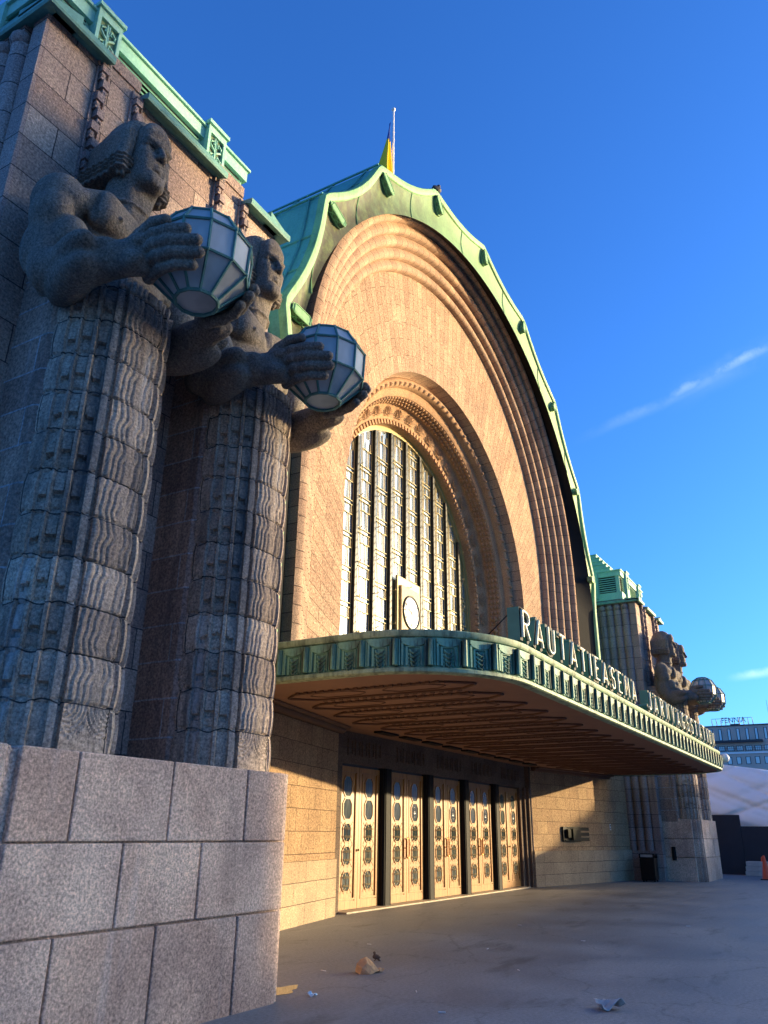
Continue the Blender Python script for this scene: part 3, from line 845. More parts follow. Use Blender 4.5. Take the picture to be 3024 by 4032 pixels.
# top sheet and soffit
back = [(x, sply(x)-.0) for x in np.linspace(CW, 6.0, 8)]+[(6.0, 10.0), (-6.0, 10.0)]+[(x, sply(x)) for x in np.linspace(-6.0, -CW, 8)]
front = canopy_path(-.03)
def sheet(name, z, mat, pathf, bk):
    mb = MB(); mb.face([(x, y, z) for x, y in pathf[1:-1]]+[(x, y, z) for x, y in bk]); return part(mb, name, mat, canopy)
sheet('soffit', CZ+.015, M['soffit'], front, back)
bt = [(CW, 8.9), (8.6, 8.9), (8.6, 9.55), (6.0, 9.75), (5.9, 11.5), (-5.9, 11.5), (-6.0, 9.75), (-8.6, 9.55), (-8.6, 8.9), (-CW, 8.9)]
sheet('canopy_top', CT-.035, M['copper_cornice'], front, bt)
for sg in (-1, 1):                          # cornice strip where soffit meets the wall
    mb = MB(); pts = [(sg*x, sply(x)-.10, CZ-.02) for x in (6.0, CW-.1)]; mb.tube(pts, .11, 8); mb.tube([(p[0], p[1]-.18, CZ+.0) for p in pts], .05, 6)
    part(mb, 'soffit_cornice', M['soffit_trim'], canopy, ang=60)
for k in range(-9, 10):
    x = k*1.09; y0 = 4.85; y1 = (sply(x)-.62) if abs(x) > 6.2 else 9.0; wv = .37
    mb = MB()
    def loop(w_, ya, yb, ch, r_, z):
        p = [(x-w_, ya+ch), (x-w_*.12, ya), (x+w_*.12, ya), (x+w_, ya+ch), (x+w_, yb-ch), (x+w_*.12, yb), (x-w_*.12, yb), (x-w_, yb-ch), (x-w_, ya+ch)]
        mb.tube([(a, b, z) for a, b in p], r_, 5, caps=False)
    loop(wv-.04, y0, y1, .36, .022, CZ+.0); loop(wv-.17, y0+.5, y0+1.6, .2, .009, CZ+.01); loop(wv-.17, y1-1.5, y1-.45, .2, .009, CZ+.01)
    nb = int((y1-y0-.7)/.16)
    for j in range(nb):
        for q in (-wv-.035, wv+.035): mb.box(x+q-.018, x+q+.018, y0+.4+j*.16, y0+.47+j*.16, CZ-.02, CZ+.01)
    part(mb, 'ceiling_coffer', M['soffit_trim'], canopy)
for k in range(-4, 5):
    mb = MB(); x = k*1.17; mb.box(x-.40, x+.40, 9.22, 9.44, CZ-.03, CZ+.01); part(mb, 'ceiling_light', M['dark'], canopy, bevel=.01)
# fascia panels and ribs
def fascia_panel():
    mb = MB(); h = .40
    for q in (-.185, .155): mb.box(q, q+.03, -.035, .02, 0, h*.82)
    sw_ = [(x, h*.80-.045*(math.cos(x/.17*PI/2))) for x in np.linspace(-.17, .17, 9)]
    for a, b in zip(sw_[:-1], sw_[1:]): mb.face([(a[0], -.04, a[1]), (b[0], -.04, b[1]), (b[0], -.04, h*.86), (a[0], -.04, h*.86)]); mb.face([(b[0], -.04, b[1]), (a[0], -.04, a[1]), (a[0], .01, a[1]-.01), (b[0], .01, b[1]-.01)])
    mb.box(-.185, .185, -.04, .02, h*.86, h)
    for q in (-.12, .09): mb.box(q, q+.03, -.022, .02, 0, h*.68)
    mb.box(-.12, .12, -.024, .02, h*.66, h*.70)
    for j in range(4):
        z = h*.58-j*.065; wd = .062-.008*j
        mb.tube([(-wd, -.012, z), (-wd*.7, -.03, z-.04), (0, -.04, z-.06), (wd*.7, -.03, z-.04), (wd, -.012, z)], .016, 5)
    for sx in (-1, 1):
        for j in range(4): mb.ell((sx*.075, -.012, h*.40-j*.055), (.012, .014, .02), 5, 4)
    mb.box(.205, .285, -.06, .02, -.005, h*.97); mb.tube([(.245, -.06, 0), (.245, -.06, h*.97)], .032, 7); mb.tube([(.305, -.02, 0), (.305, -.02, h*.95)], .014, 5)
    return mb.build('fascia_panel', M['copper_fascia'], canopy, ang=40)
fp = fascia_panel()
path = [Vector((x, y, 0)) for x, y in canopy_path(0.0, 24)]; cum = [0]
for a, b in zip(path[:-1], path[1:]): cum.append(cum[-1]+(b-a).length)
npan = int(cum[-1]/.495); first = True
for i in range(npan):
    s = cum[-1]*(i+.5)/npan
    j = max(k for k in range(len(cum)-1) if cum[k] <= s); t = (s-cum[j])/(cum[j+1]-cum[j]); p = path[j].lerp(path[j+1], t); d = (path[j+1]-path[j]).normalized()
    o = fp if first else copy_tree(fp, canopy); first = False
    o.location = (p.x, p.y-9.7, CZ+.10); o.rotation_euler = (0, 0, math.atan2(d.y, d.x)); o.scale = (.97, 1, .97)
# ------------------------------------------------------------------ wings with fluted sides, piers and pedestals
WC = 14.97; SP = 1.15
def make_wing(sg):
    cx = sg*WC; O = (cx, 7.0, 0)
    def wp(mb, name, mat, parent, ang=None, bevel=0.0): return mb.build(name, mat, parent, O, ang, bevel=bevel)
    mb = MB(); mb.box(cx-2.23, cx+2.23, 7.0, 13.0, 0, 11.02)
    wing = mb.build('station_wing', M['wing'], station, O); wing.location = (cx, 7.0-9.7, 0)
    # fluted half columns on both sides
    for side in (-1, 1):
        x = cx+side*2.23
        mb = MB(); mb.box(min(x, x+side*.05), max(x, x+side*.05), 7.0+.003, 7.26, 1.05, 10.9); mb.box(min(x, x+side*.12), max(x, x+side*.12), 7.0-.02, 10.4, 0, 1.05); wp(mb, 'side_pilaster', M['ribs'], wing)
        for k in range(9):
            y = 7.45+.32*k
            mb = MB(); th = np.linspace(-PI*.62, PI*.62, 15)
            zs = [1.05]+[z for q in np.arange(1.5, 10.6, .47) for z in (q-.02, q+.012)]+[10.55]
            rr = [1.0]+[s for q in np.arange(1.5, 10.6, .47) for s in (1.0, .94)]+[1.0]
            P = [[(x+side*(.135*s*math.cos(a)+.01), y+.148*math.sin(a)*s, z) for a in th] for z, s in zip(zs, rr)]
            uv = [[(.5+k*.33+a*.14, z) for a in th] for z in zs]
            mb.grid(np.array(P), uv, flip=(side < 0))
            mb.ell((x+side*.06, y, 10.66), (.13, .14, .13), 12, 8)
            mb.box(min(x, x+side*.1), max(x, x+side*.1), y-.09, y+.09, 10.7, 10.95)
            wp(mb, 'fluted_column', M['ribs'], wing, 60)
    # chain ornaments on the front
    for q in (-1.42, -.84, .84, 1.42):
        x = cx+q; mb = MB()
        mb.box(x-.10, x-.075, 6.965, 7.01, 5.9, 10.95); mb.box(x+.075, x+.10, 6.965, 7.01, 5.9, 10.95)
        z = 5.95; k = 0
        while z < 10.8:
            s = -1 if k % 2 else 1
            mb.box(x-.055+s*.022, x+.055+s*.022, 6.89, 7.01, z, z+.13); mb.box(x-.03-s*.03, x+.03-s*.03, 6.915, 7.01, z+.13, z+.24)
            mb.ell((x-s*.045, 6.93, z+.19), (.03, .035, .03), 6, 4)
            z += .25; k += 1
        wp(mb, 'chain_ornament', M['ribs'], wing)
    # copper cornice pieces between the chains, returning round the sides
    def cornice(x0, x1, ret=0):
        mb = MB(); y0, y1 = 6.80, 7.4
        mb.prism([(y0, 10.83), (y0-.015, 10.86), (y0-.015, 10.94), (y1, 11.03), (y1, 10.90), (6.998, 10.90), (6.93, 10.90)], 'x', x0, x1)
        wp(mb, 'cornice', M['copper_cornice'], wing)
    cornice(cx-2.42, cx-1.40); cornice(cx-.82, cx+.82); cornice(cx+1.40, cx+2.42)
    for side in (-1, 1):
        mb = MB(); x = cx+side*2.23
        q = [(x+side*.002, 10.90), (x+side*.17, 10.83), (x+side*.19, 10.86), (x+side*.19, 10.945), (x-side*.3, 11.10), (x-side*.3, 10.90)]
        mb.prism(q if side > 0 else q[::-1], 'y', 6.82, 13.0); wp(mb, 'cornice', M['copper_cornice'], wing)
    for q in (-1.11, 1.11):
        mb = MB(); mb.box(cx+q-.29, cx+q+.29, 6.975, 7.3, 11.02, 11.22); wp(mb, 'cornice_gap', M['wing'], wing)
    # copper attic with louvres, posts and stepped top
    mb = MB(); ax0, ax1, ay0 = cx-1.98, cx+1.98, 7.62
    mb.box(ax0, ax1, ay0, 13.0, 11.1, 12.30); mb.box(ax0-.05, ax1+.05, ay0-.08, 13.0, 12.17, 12.40); mb.box(ax0-.09, ax1+.09, ay0-.12, 13.0, 12.40, 12.45)
    mb.box(ax0-.06, ax1+.06, ay0-.08, 13.0, 11.1, 11.42)
    attic = wp(mb, 'copper_attic', M['copper_attic'], wing)
    for k in range(5):
        mb = MB(); i = .35+.32*k; z = 12.45+.28*k; mb.box(ax0+i, ax1-i, ay0+.2+i*.7, 13.0, z-.05, z+.30); mb.box(ax0+i-.03, ax1-i+.03, ay0+.17+i*.7, 13.0, z+.26, z+.30)
        wp(mb, 'stepped_top', M['copper_attic'], attic)
    for (a, b) in ((ax0+.08, cx-SP-.28), (cx-SP+.28, cx+SP-.28), (cx+SP+.28, ax1-.08)):
        mb = MB(); mb.mi = 1; mb.box(a, b, ay0-.012, ay0+.01, 11.44, 12.16); mb.mi = 0
        for j in range(7):
            z = 11.46+.098*j; mb.face([(a, ay0-.07, z), (b, ay0-.07, z), (b, ay0-.014, z+.06), (a, ay0-.014, z+.06)]); mb.face([(a, ay0-.07, z), (a, ay0-.05, z-.012), (b, ay0-.05, z-.012), (b, ay0-.07, z)])
        wp(mb, 'louvre', [M['copper_attic'], M['dark']], attic)
    for side in (-1, 1):
        x = ax0 if side < 0 else ax1
        for j2 in range(4):
            a, b = ay0+.18+j2*.98, ay0+.90+j2*.98
            mb = MB(); mb.mi = 1; mb.box(min(x, x+side*.012), max(x, x+side*.012), a, b, 11.44, 12.16); mb.mi = 0
            for j in range(7):
                z = 11.46+.098*j; mb.face([(x+side*.07, a, z), (x+side*.07, b, z), (x+side*.014, b, z+.06), (x+side*.014, a, z+.06)])
            wp(mb, 'louvre', [M['copper_attic'], M['dark']], attic)
            mb = MB(); mb.box(min(x, x+side*.10), max(x, x+side*.10), b+.03, b+.23, 11.2, 12.46); wp(mb, 'attic_post', M['copper_attic'], attic)
    for q in (-SP, SP):
        x = cx+q; mb = MB(); mb.mi = 0; yp = ay0-.17
        mb.box(x-.21, x-.155, yp, ay0+.05, 11.18, 12.46); mb.box(x+.155, x+.21, yp, ay0+.05, 11.18, 12.46)
        mb.box(x-.155, x+.155, yp, ay0+.05, 12.32, 12.46); mb.box(x-.155, x+.155, yp, ay0+.05, 11.18, 11.70); mb.box(x-.24, x+.24, yp-.04, ay0+.1, 12.46, 12.53)
        mb.mi = 1
        mb.box(x-.155, x+.155, yp+.05, ay0+.05, 11.70, 12.32)
        mb.mi = 0
        for sx in (-1, 1):
            for j in range(2):
                zc = 11.86+.27*j
                mb.tube([(x+sx*.02, yp+.03, zc-.11), (x+sx*.11, yp+.02, zc-.05), (x+sx*.12, yp+.02, zc+.04), (x+sx*.05, yp+.02, zc+.08), (x+sx*.05, yp+.02, zc+.0)], .02, 5)
            mb.tube([(x, yp+.03, 11.72), (x+sx*.02, yp+.03, 12.3)], .014, 5)
        wp(mb, 'attic_post', [M['copper_attic'], M['copper_dark']], attic)
    # piers behind the statues
    for q in (-SP, SP):
        mb = MB(); x = cx+q
        pl = [(x-.66, 7.02), (x-.66, 6.42), (x-.61, 6.34), (x+.61, 6.34), (x+.66, 6.42), (x+.66, 7.02)]
        P = [[(a, b, z) for a, b in pl] for z in (2.1, 7.3)]
        cu = [0]
        for a, b in zip(pl[:-1], pl[1:]): cu.append(cu[-1]+math.hypot(a[0]-b[0], a[1]-b[1]))
        mb.grid(np.array(P), [[(c+.7, z-.0) for c in cu] for z in (2.1, 7.3)])
        mb.face([(a, b, 7.3) for a, b in pl]); wp(mb, 'pier', M['pier'], wing)
    # pedestal of large granite blocks
    outer = -1                              # the free end (the longer end block) lies away from the arch
    def X(t): return cx+(t if sg < 0 else -t)   # t measured with the arch on the +t side
    yf = 5.5 if sg < 0 else 5.60
    rows = [(1.499, 2.18, [-1.93, -1.37, -.29, .78, 1.44]), (.842, 1.484, [-1.93, -.79, .17, 1.44]), (-.02, .824, [-1.93, -1.37, -.31, .77, 1.44])]
    mb = MB()
    core = MB(); a, b = sorted((X(-2.5 if sg < 0 else -1.9), X(1.5))); core.box(a, b, yf+.05, 7.05, 0, 2.15)
    ped = wp(core, 'pedestal', M['pedestal'], wing)
    for z0, z1, js in rows:
        for a, b in zip(js[:-1], js[1:]):
            g = .010; xa, xb = sorted((X(a)+(g if sg < 0 else -g), X(b)-(g if sg < 0 else -g)))
            mb.box(xa, xb, yf+random.uniform(-.004, .004), 6.3, z0, z1)
        # stepped end towards the arch
        for (t0, t1, ya, yb) in ((1.449, 1.53, yf+.045, 6.3), (1.535, 1.62, yf+.16, 6.5), (1.625, 1.80, yf+.32, 7.05)):
            xa, xb = sorted((X(t0), X(t1))); mb.box(xa, xb, ya, yb, z0, z1)
        if sg < 0:
            xa, xb = sorted((X(-2.02), X(-1.94))); mb.box(xa, xb, yf+.10, 6.3, z0, z1)
            xa, xb = sorted((X(-2.7), X(-2.04))); mb.box(xa, xb, yf, 7.05, z0, z1)
        else:
            xa, xb = sorted((X(-2.02), X(-1.94))); mb.box(xa, xb, yf+.10, 7.05, z0, z1)
    wp(mb, 'pedestal_block', M['pedestal'], ped, bevel=.012)
    mb = MB(); xa, xb = sorted((X(-2.68 if sg < 0 else -1.95), X(1.79))); mb.box(xa, xb, 6.1, 7.05, 2.1, 2.19); wp(mb, 'pedestal_top', M['pedestal'], ped)
    if sg > 0: wing.location.x -= .08; wing.location.y += .12
    return wing
make_wing(-1); make_wing(1)

# ------------------------------------------------------------------ the lamp bearers
HC, HK = np.array([0, 6.05, 9.68]), .84
def sculpt_body():
    S = SDF((0, 4.45, 6.05), (1.35, 7.25, 9.85), .0185)
    # trunk
    S.cap((0, 6.42, 6.0), (0, 6.44, 7.2), .53, .56, .1)
    S.ell((0, 6.48, 7.6), (.74, .45, .60), .12)
    S.ell((.56, 6.55, 7.25), (.24, .33, .5), .12)
    S.rbox((.33, 6.13, 7.84), (.35, .17, .24), .16, .035, rot=(-.12, 0, -.22))   # chest muscle
    S.ell((.40, 5.92, 7.75), (.028, .028, .028), .02)
    for z in (7.40, 7.16, 6.92, 6.68): S.ell((.15, 6.0, z), (.15, .09, .11), .04)
    S.ell((.46, 6.14, 7.35), (.14, .12, .12), .05)
    S.cap((.08, 6.56, 8.22), (.72, 6.5, 8.02), .22, .20, .1)  # shoulders
    S.ell((.84, 6.42, 7.84), (.27, .31, .34), .04)
    S.ell((.93, 6.36, 7.60), (.20, .26, .27), .03)
    S.cap((.52, 6.16, 7.98), (.80, 6.22, 7.82), .14, .15, .03)
    S.cap((.63, 6.02, 8.02), (.66, 6.06, 7.60), .02, .03, .03, '-')
    # arm
    S.cap((.84, 6.42, 7.6), (.85, 6.30, 6.98), .225, .215, .05)
    S.ell((.79, 6.18, 7.28), (.20, .21, .28), .03)
    S.ell((.91, 6.48, 7.22), (.17, .21, .36), .03)
    S.cap((.84, 6.28, 6.86), (.80, 5.98, 6.82), .235, .23, .05)
    S.cap((.80, 6.02, 6.82), (.66, 5.50, 6.84), .225, .165, .05)
    S.ell((.90, 5.94, 6.90), (.16, .42, .15), .07, rot=(-.06, 0, .3))
    S.ell((.82, 5.95, 6.66), (.19, .42, .15), .07, rot=(-.14, 0, .3))
    S.ell((.74, 5.76, 6.93), (.13, .32, .10), .10, rot=(-.06, 0, .3))
    S.cap((.67, 5.52, 6.84), (.63, 5.42, 6.86), .165, .155, .05)
    # hand: palm on the globe, four fingers, thumb
    gx, gy, gz, gr = 0, 5.05, 7.10, .545
    def onx(y, z, d): return math.sqrt(max((gr+d)**2-(y-gy)**2-(z-gz)**2, .02))
    S.rbox((.605, 5.38, 6.86), (.085, .20, .21), .08, .05, rot=(0, 0, -.42))
    S.ell((.66, 5.36, 6.76), (.10, .20, .11), .04)
    S.ell((.61, 5.34, 7.0), (.105, .22, .095), .03)
    tips = [4.76, 4.68, 4.69, 4.78]; zz = [7.02, 6.912, 6.805, 6.705]
    for i in range(4):
        z = zz[i]; r0 = (.067, .068, .066, .060)[i]
        yk, ym, yd, yt = 5.30, 5.10, 4.93, tips[i]
        pts = [(onx(yk, z, r0+.03), yk, z+.0), (onx(ym, z, r0+.012), ym, z+.004), (onx(yd, z, r0+.004), yd, z+.004), (onx(yt, z, r0-.006), yt, z)]
        for k in range(3): S.cap(pts[k], pts[k+1], r0*(1-.04*k), r0*(.97-.05*k), .008)
        S.ell(pts[0], (r0*1.08,)*3, .02); S.ell(pts[1], (r0*1.05,)*3, .012)
        S.ell((pts[3][0]+r0*.5, pts[3][1]-.01, pts[3][2]), (.028, .035, .03), .012)
    tp = [(.60, 5.46, 6.98), (onx(5.32, 7.14, .085), 5.34, 7.14), (onx(5.14, 7.19, .07), 5.14, 7.19), (onx(4.99, 7.18, .055), 4.99, 7.18)]
    for k in range(3): S.cap(tp[k], tp[k+1], (.10, .085, .07)[k], (.085, .07, .058)[k], .012)
    # neck and collar line
    S.cap((0, 6.50, 8.0), (0, 6.36, 8.85), .31, .26, .06)
    S.cap((.07, 6.23, 8.2), (.20, 6.22, 8.70), .05, .045, .06)
    for a in np.linspace(0, PI*.95, 10):
        S.cap((.318*math.sin(a), 6.46-.318*math.cos(a), 8.32), (.318*math.sin(a+.33), 6.46-.318*math.cos(a+.33), 8.32), .024, .024, .012)
    # head
    S.xf = (HC, HK)
    S.ell((0, 6.48, 9.16), (.325, .48, .53), .05)
    S.rbox((0, 6.20, 9.02), (.25, .235, .36), .12, .06)
    S.rbox((0, 6.19, 8.65), (.222, .24, .27), .11, .08)
    S.ell((.16, 6.26, 8.57), (.085, .18, .15), .05)
    S.rbox((0, 6.0, 8.475), (.13, .10, .11), .07, .05)
    S.ell((0, 6.05, 9.32), (.22, .10, .22), .08)
    S.ell((.14, 5.92, 8.995), (.108, .115, .072), .012, '-')    # eye sockets
    S.ell((.235, 5.985, 8.99), (.045, .08, .045), .018, '-')
    S.cap((.205, 5.99, 9.115), (.03, 5.93, 9.085), .044, .050, .012)  # brow
    S.cap((.0, 5.965, 9.10), (.0, 5.862, 8.865), .042, .052, .016)  # nose
    S.ell((.0, 5.862, 8.852), (.046, .046, .040), .012)
    S.ell((.052, 5.91, 8.842), (.038, .05, .036), .012)
    S.ell((.137, 6.025, 8.99), (.060, .04, .036), .008)         # eye
    S.cap((.205, 5.995, 9.028), (.07, 5.965, 9.03), .012, .013, .008)
    S.cap((.205, 6.0, 8.968), (.075, 5.97, 8.962), .012, .012, .008)
    S.ell((.18, 6.06, 8.87), (.08, .085, .08), .05)            # cheek
    S.ell((0, 5.975, 8.69), (.115, .04, .06), .025)
    S.cap((.0, 5.925, 8.712), (.132, 5.978, 8.675), .024, .013, .010)
    S.cap((.0, 5.93, 8.650), (.105, 5.972, 8.642), .026, .014, .010)
    S.cap((.0, 5.903, 8.682), (.135, 5.967, 8.655), .008, .008, .006, '-')
    S.cap((0, 5.925, 8.605), (.10, 5.945, 8.61), .020, .014, .03, '-')
    return S.mesh('statue_body', SOG)
def sculpt_hair():
    S = SDF((0, 5.75, 8.25), (.80, 7.35, 9.95), .0165)
    S.xf = (HC, HK)
    S.ell((0, 6.50, 9.18), (.41, .56, .56), .05)
    S.rbox((0, 6.66, 8.95), (.41, .40, .36), .16, .10)
    S.rbox((0, 6.62, 8.63), (.47, .44, .12), .06, .08)
    S.cap((.30, 6.26, 9.2), (.35, 6.26, 8.56), .12, .12, .08)
    fx, fy, fz = .315, .52, .86
    S.ell((0, 5.80, 8.95), (fx, fy, fz), .02, '-')
    S.rbox((0, 5.95, 8.3), (.27, .42, .40), .1, .02, '-')
    x, y, z = np.meshgrid(*[a.astype(np.float32) for a in S.ax], indexing='ij')
    x, y, z = HC[0]+(x-HC[0])/HK, HC[1]+(y-HC[1])/HK, HC[2]+(z-HC[2])/HK
    d = np.sqrt((x/fx)**2+((y-5.80)/fy)**2+((z-8.95)/fz)**2)
    near = np.clip((1.50-d)/.02, 0, 1)*np.clip((z-8.70)/.05, 0, 1)
    st = np.clip(np.floor((d-1.0)/.125), 0, 4)
    S.F += near*(.010*(3-np.minimum(st, 3)))
    S.F += near*.016*(np.abs((((d-1.0)/.125) % 1)-.5) > .38)
    low = np.clip((8.76-z)/.03, 0, 1)
    S.F += low*(.050*(((z-8.42)/.075) % 1)-.015)
    S.F += low*.007*np.sin((x*14+y*17)*3)
    return S.mesh('statue_hair', SOG)
SOG = (0, 6.35, 2.19)
body_me = sculpt_body(); hair_me = sculpt_hair()
body_me.materials.append(M['figure']); hair_me.materials.append(M['figure'])

def make_drape():
    mb = MB(); nth = 210; dz = .0195; z0, z1 = 2.17, 6.98; nz = int((z1-z0)/dz)
    zs = np.linspace(z0, z1, nz+1); th = np.linspace(-R(100), R(100), nth+1); Rr = .63
    TH, Z = np.meshgrid(th, zs, indexing='ij'); s = TH*Rr; a = np.abs(s)
    ch = .425; z00 = 2.17+.0
    scal = .022*np.sin(s/.17*PI)*(a > .27)*(a < .95)
    zz = (Z-z00-scal)/ch; ci = np.floor(zz); fr = zz-ci
    r = np.full_like(s, Rr)
    # every course swells a little and is cut back under the next
    r += .018*np.sin(fr*PI)-.004
    joint = np.minimum(fr, 1-fr)*ch
    r -= .020*np.exp(-(joint/.011)**2)
    # central carved panel, nearly flat
    flat = .60/np.maximum(np.cos(TH), .3)
    pan = a < .255
    r = np.where(pan, np.minimum(r, flat+.012*np.sin(fr*PI)), r)
    w = .34*np.sin(2*PI*(fr*.9+.07*np.sin(ci*2.1)))+.16*np.sin(2*PI*(fr*2+ci*.37))
    lines = np.sin(2*PI*(s/.072+w*np.clip(1.25-np.abs(s-.02)/.3, .3, 1.2)+ci*.21))
    dens = np.clip(np.abs(s-.04)/.07-.15, 0, 1)
    r = np.where(pan, r-.017*np.clip(lines+.15, 0, 1)*dens-np.where(joint < .010, .012, 0), r)
    base = (Z < z00+ch*.72)
    arc = np.sqrt((np.abs(s)-.25)**2+(Z-(z00+ch*1.0))**2)
    r = np.where(pan & (Z < z00+ch), flat-.012*((np.sin(arc/.042*2*PI) > .2) & (arc < .30) & (arc > .05)), r)
    # flutes and ribs at both sides of the panel
    r = np.where((a >= .255) & (a < .295), r-.055, r)
    r = np.where((a >= .295) & (a < .375), r+.016, r)
    r = np.where((a >= .375) & (a < .50), r-.026, r)
    r = np.where((a >= .50) & (a < .535), r+.030, r)
    r = np.where((a >= .535) & (a < .655), r-.014, r)
    r = np.where((a >= .655) & (a < .685), r+.026, r)
    r = np.where((a >= .685) & (a < .80), r-.010, r)
    r = np.where((a >= .80) & (a < .83), r+.018, r)
    r = np.where(a > .99, r-.06, r)
    for q0, q1 in ((.40, .49), (.555, .64), (.70, .785)):
        r = np.where((a > q0) & (a < q1) & (fr > .27) & (fr < .40) & (ci != 0), r-.035, r)
        r = np.where((a > q0) & (a < q1) & (fr >= .40) & (fr < .72) & (ci != 0), r+.010, r)
    X = r*np.sin(TH); Y = 6.36-r*np.cos(TH)
    P = np.stack([X, Y, Z], -1); UV = np.stack([s+.95, Z-2.17+scal], -1)
    mb.grid(P, UV)
    mb.face([(x, y, z1) for x, y in zip(X[:, -1], Y[:, -1])])
    return mb.build('statue_drape', M['drape'], None, SOG, 35)

def make_globe():
    mb = MB(); Rg = .545; n = 12; lats = [-66, -22, 16, 46, 68]
    fr = MB(); P = []
    for la in lats:
        P.append([Vector((Rg*math.cos(R(la))*math.cos(2*PI*(k+.5)/n), Rg*math.cos(R(la))*math.sin(2*PI*(k+.5)/n), Rg*math.sin(R(la)))) for k in range(n)])
    for i in range(len(lats)-1):
        for k in range(n):
            k2 = (k+1) % n; mb.face([P[i][k]*.985, P[i][k2]*.985, P[i+1][k2]*.985, P[i+1][k]*.985])
            fr.tube([P[i][k], P[i+1][k]], .016, 5)
    for i in range(len(lats)):
        for k in range(n): fr.tube([P[i][k], P[i][(k+1) % n]], .021 if i in (0, 4) else .016, 5); 
        for k in range(n): fr.ell(P[i][k], (.022, .022, .022), 6, 4)
    mb.face([p*.985+Vector((0, 0, .006)) for p in P[0]][::-1]); mb.face([p*.985 for p in P[-1]])
    root = empty('globe_lamp', (0, 0, 0))
    fr.build('lamp_frame', M['lampframe'], root, ang=50); mb.build('glass_facet', M['milk'], root)
    return root

statue = empty('statue', (0, 0, 0))
bo = link_mesh('statue_body', body_me, None, statue); ho = link_mesh('statue_hair', hair_me, None, statue)
dr = make_drape(); dr.parent = statue
globe = make_globe()
SL = [(-WC-SP, 'granite long-haired lamp bearer nearest the camera, at the far left of the station front', 'faceted glass globe lamp held by the nearest statue at far left'),
      (-WC+SP, 'granite long-haired lamp bearer second from the left, beside the arched wall', 'faceted glass globe lamp held by the second statue from the left, before the arch wall'),
      (WC-SP, 'distant granite lamp bearer seen in profile, the nearer of the far right pair', 'faceted glass globe lamp held by the nearer of the two distant right statues'),
      (WC+SP, 'distant granite lamp bearer in profile, the farthest one, half hidden behind its twin', 'faceted glass globe lamp of the farthest statue, half hidden behind its neighbour')]
for i, (x, ls, lg) in enumerate(SL):
    o = statue if i == 0 else copy_tree(statue); o.location = (x, SOG[1], SOG[2]); tag(o, ls, 'statue', 'granite lamp bearers of the station front')
    g2 = globe if i == 0 else copy_tree(globe); g2.location = (x, 5.05, 7.10); g2.rotation_euler = (0, 0, R(7)); tag(g2, lg, 'lamp', 'globe lamps held by the statues')
# ------------------------------------------------------------------ roof letters on the canopy
def arcp(cx, cz, rx, rz, a0, a1, n=8): return [(cx+rx*math.cos(R(a0+(a1-a0)*k/n)), cz+rz*math.sin(R(a0+(a1-a0)*k/n))) for k in range(n+1)]
GL = {  # strokes on a unit-high letter, width w
 'R': (.42, [[(0, 0), (0, 1)], [(0, 1)]+arcp(.2, .76, .22, .24, 90, -90)+[(0, .52)], [(.16, .52), (.42, 0)]]),
 'A': (.46, [[(0, 0), (.23, 1), (.46, 0)], [(.08, .26), (.38, .26)]]),
 'U': (.42, [[(0, 1), (0, .24)]+arcp(.21, .22, .21, .22, 180, 360)+[(.42, 1)]]),
 'T': (.42, [[(0, 1), (.42, 1)], [(.21, 1), (.21, 0)]]),
 'I': (.06, [[(.03, 0), (.03, 1)]]),
 'E': (.34, [[(.34, 1), (0, 1), (0, 0), (.34, 0)], [(0, .52), (.28, .52)]]),
 'S': (.38, [arcp(.19, .75, .19, .25, 20, 180)+arcp(.19, .75, .19, .23, 190, 270, 4)+arcp(.19, .26, .19, .26, 90, -160)]),
 'M': (.50, [[(0, 0), (.04, 1), (.25, .35), (.46, 1), (.50, 0)]]),
 'J': (.30, [[(.30, 1), (.30, .2)]+arcp(.14, .2, .16, .2, 0, -165)]),
 'Ä': (.46, [[(0, 0), (.23, .86), (.46, 0)], [(.08, .24), (.38, .24)], [(.10, 1.0), (.14, 1.0)], [(.32, 1.0), (.36, 1.0)]]),
 'N': (.42, [[(0, 0), (0, 1), (.42, 0), (.42, 1)]]),
 'V': (.44, [[(0, 1), (.22, 0), (.44, 1)]]),
 'G': (.42, [arcp(.21, .5, .21, .5, 40, 320, 14)+[(.42, .42), (.24, .42)]]),
 'O': (.44, [arcp(.22, .5, .22, .5, 0, 360, 20)]),
}
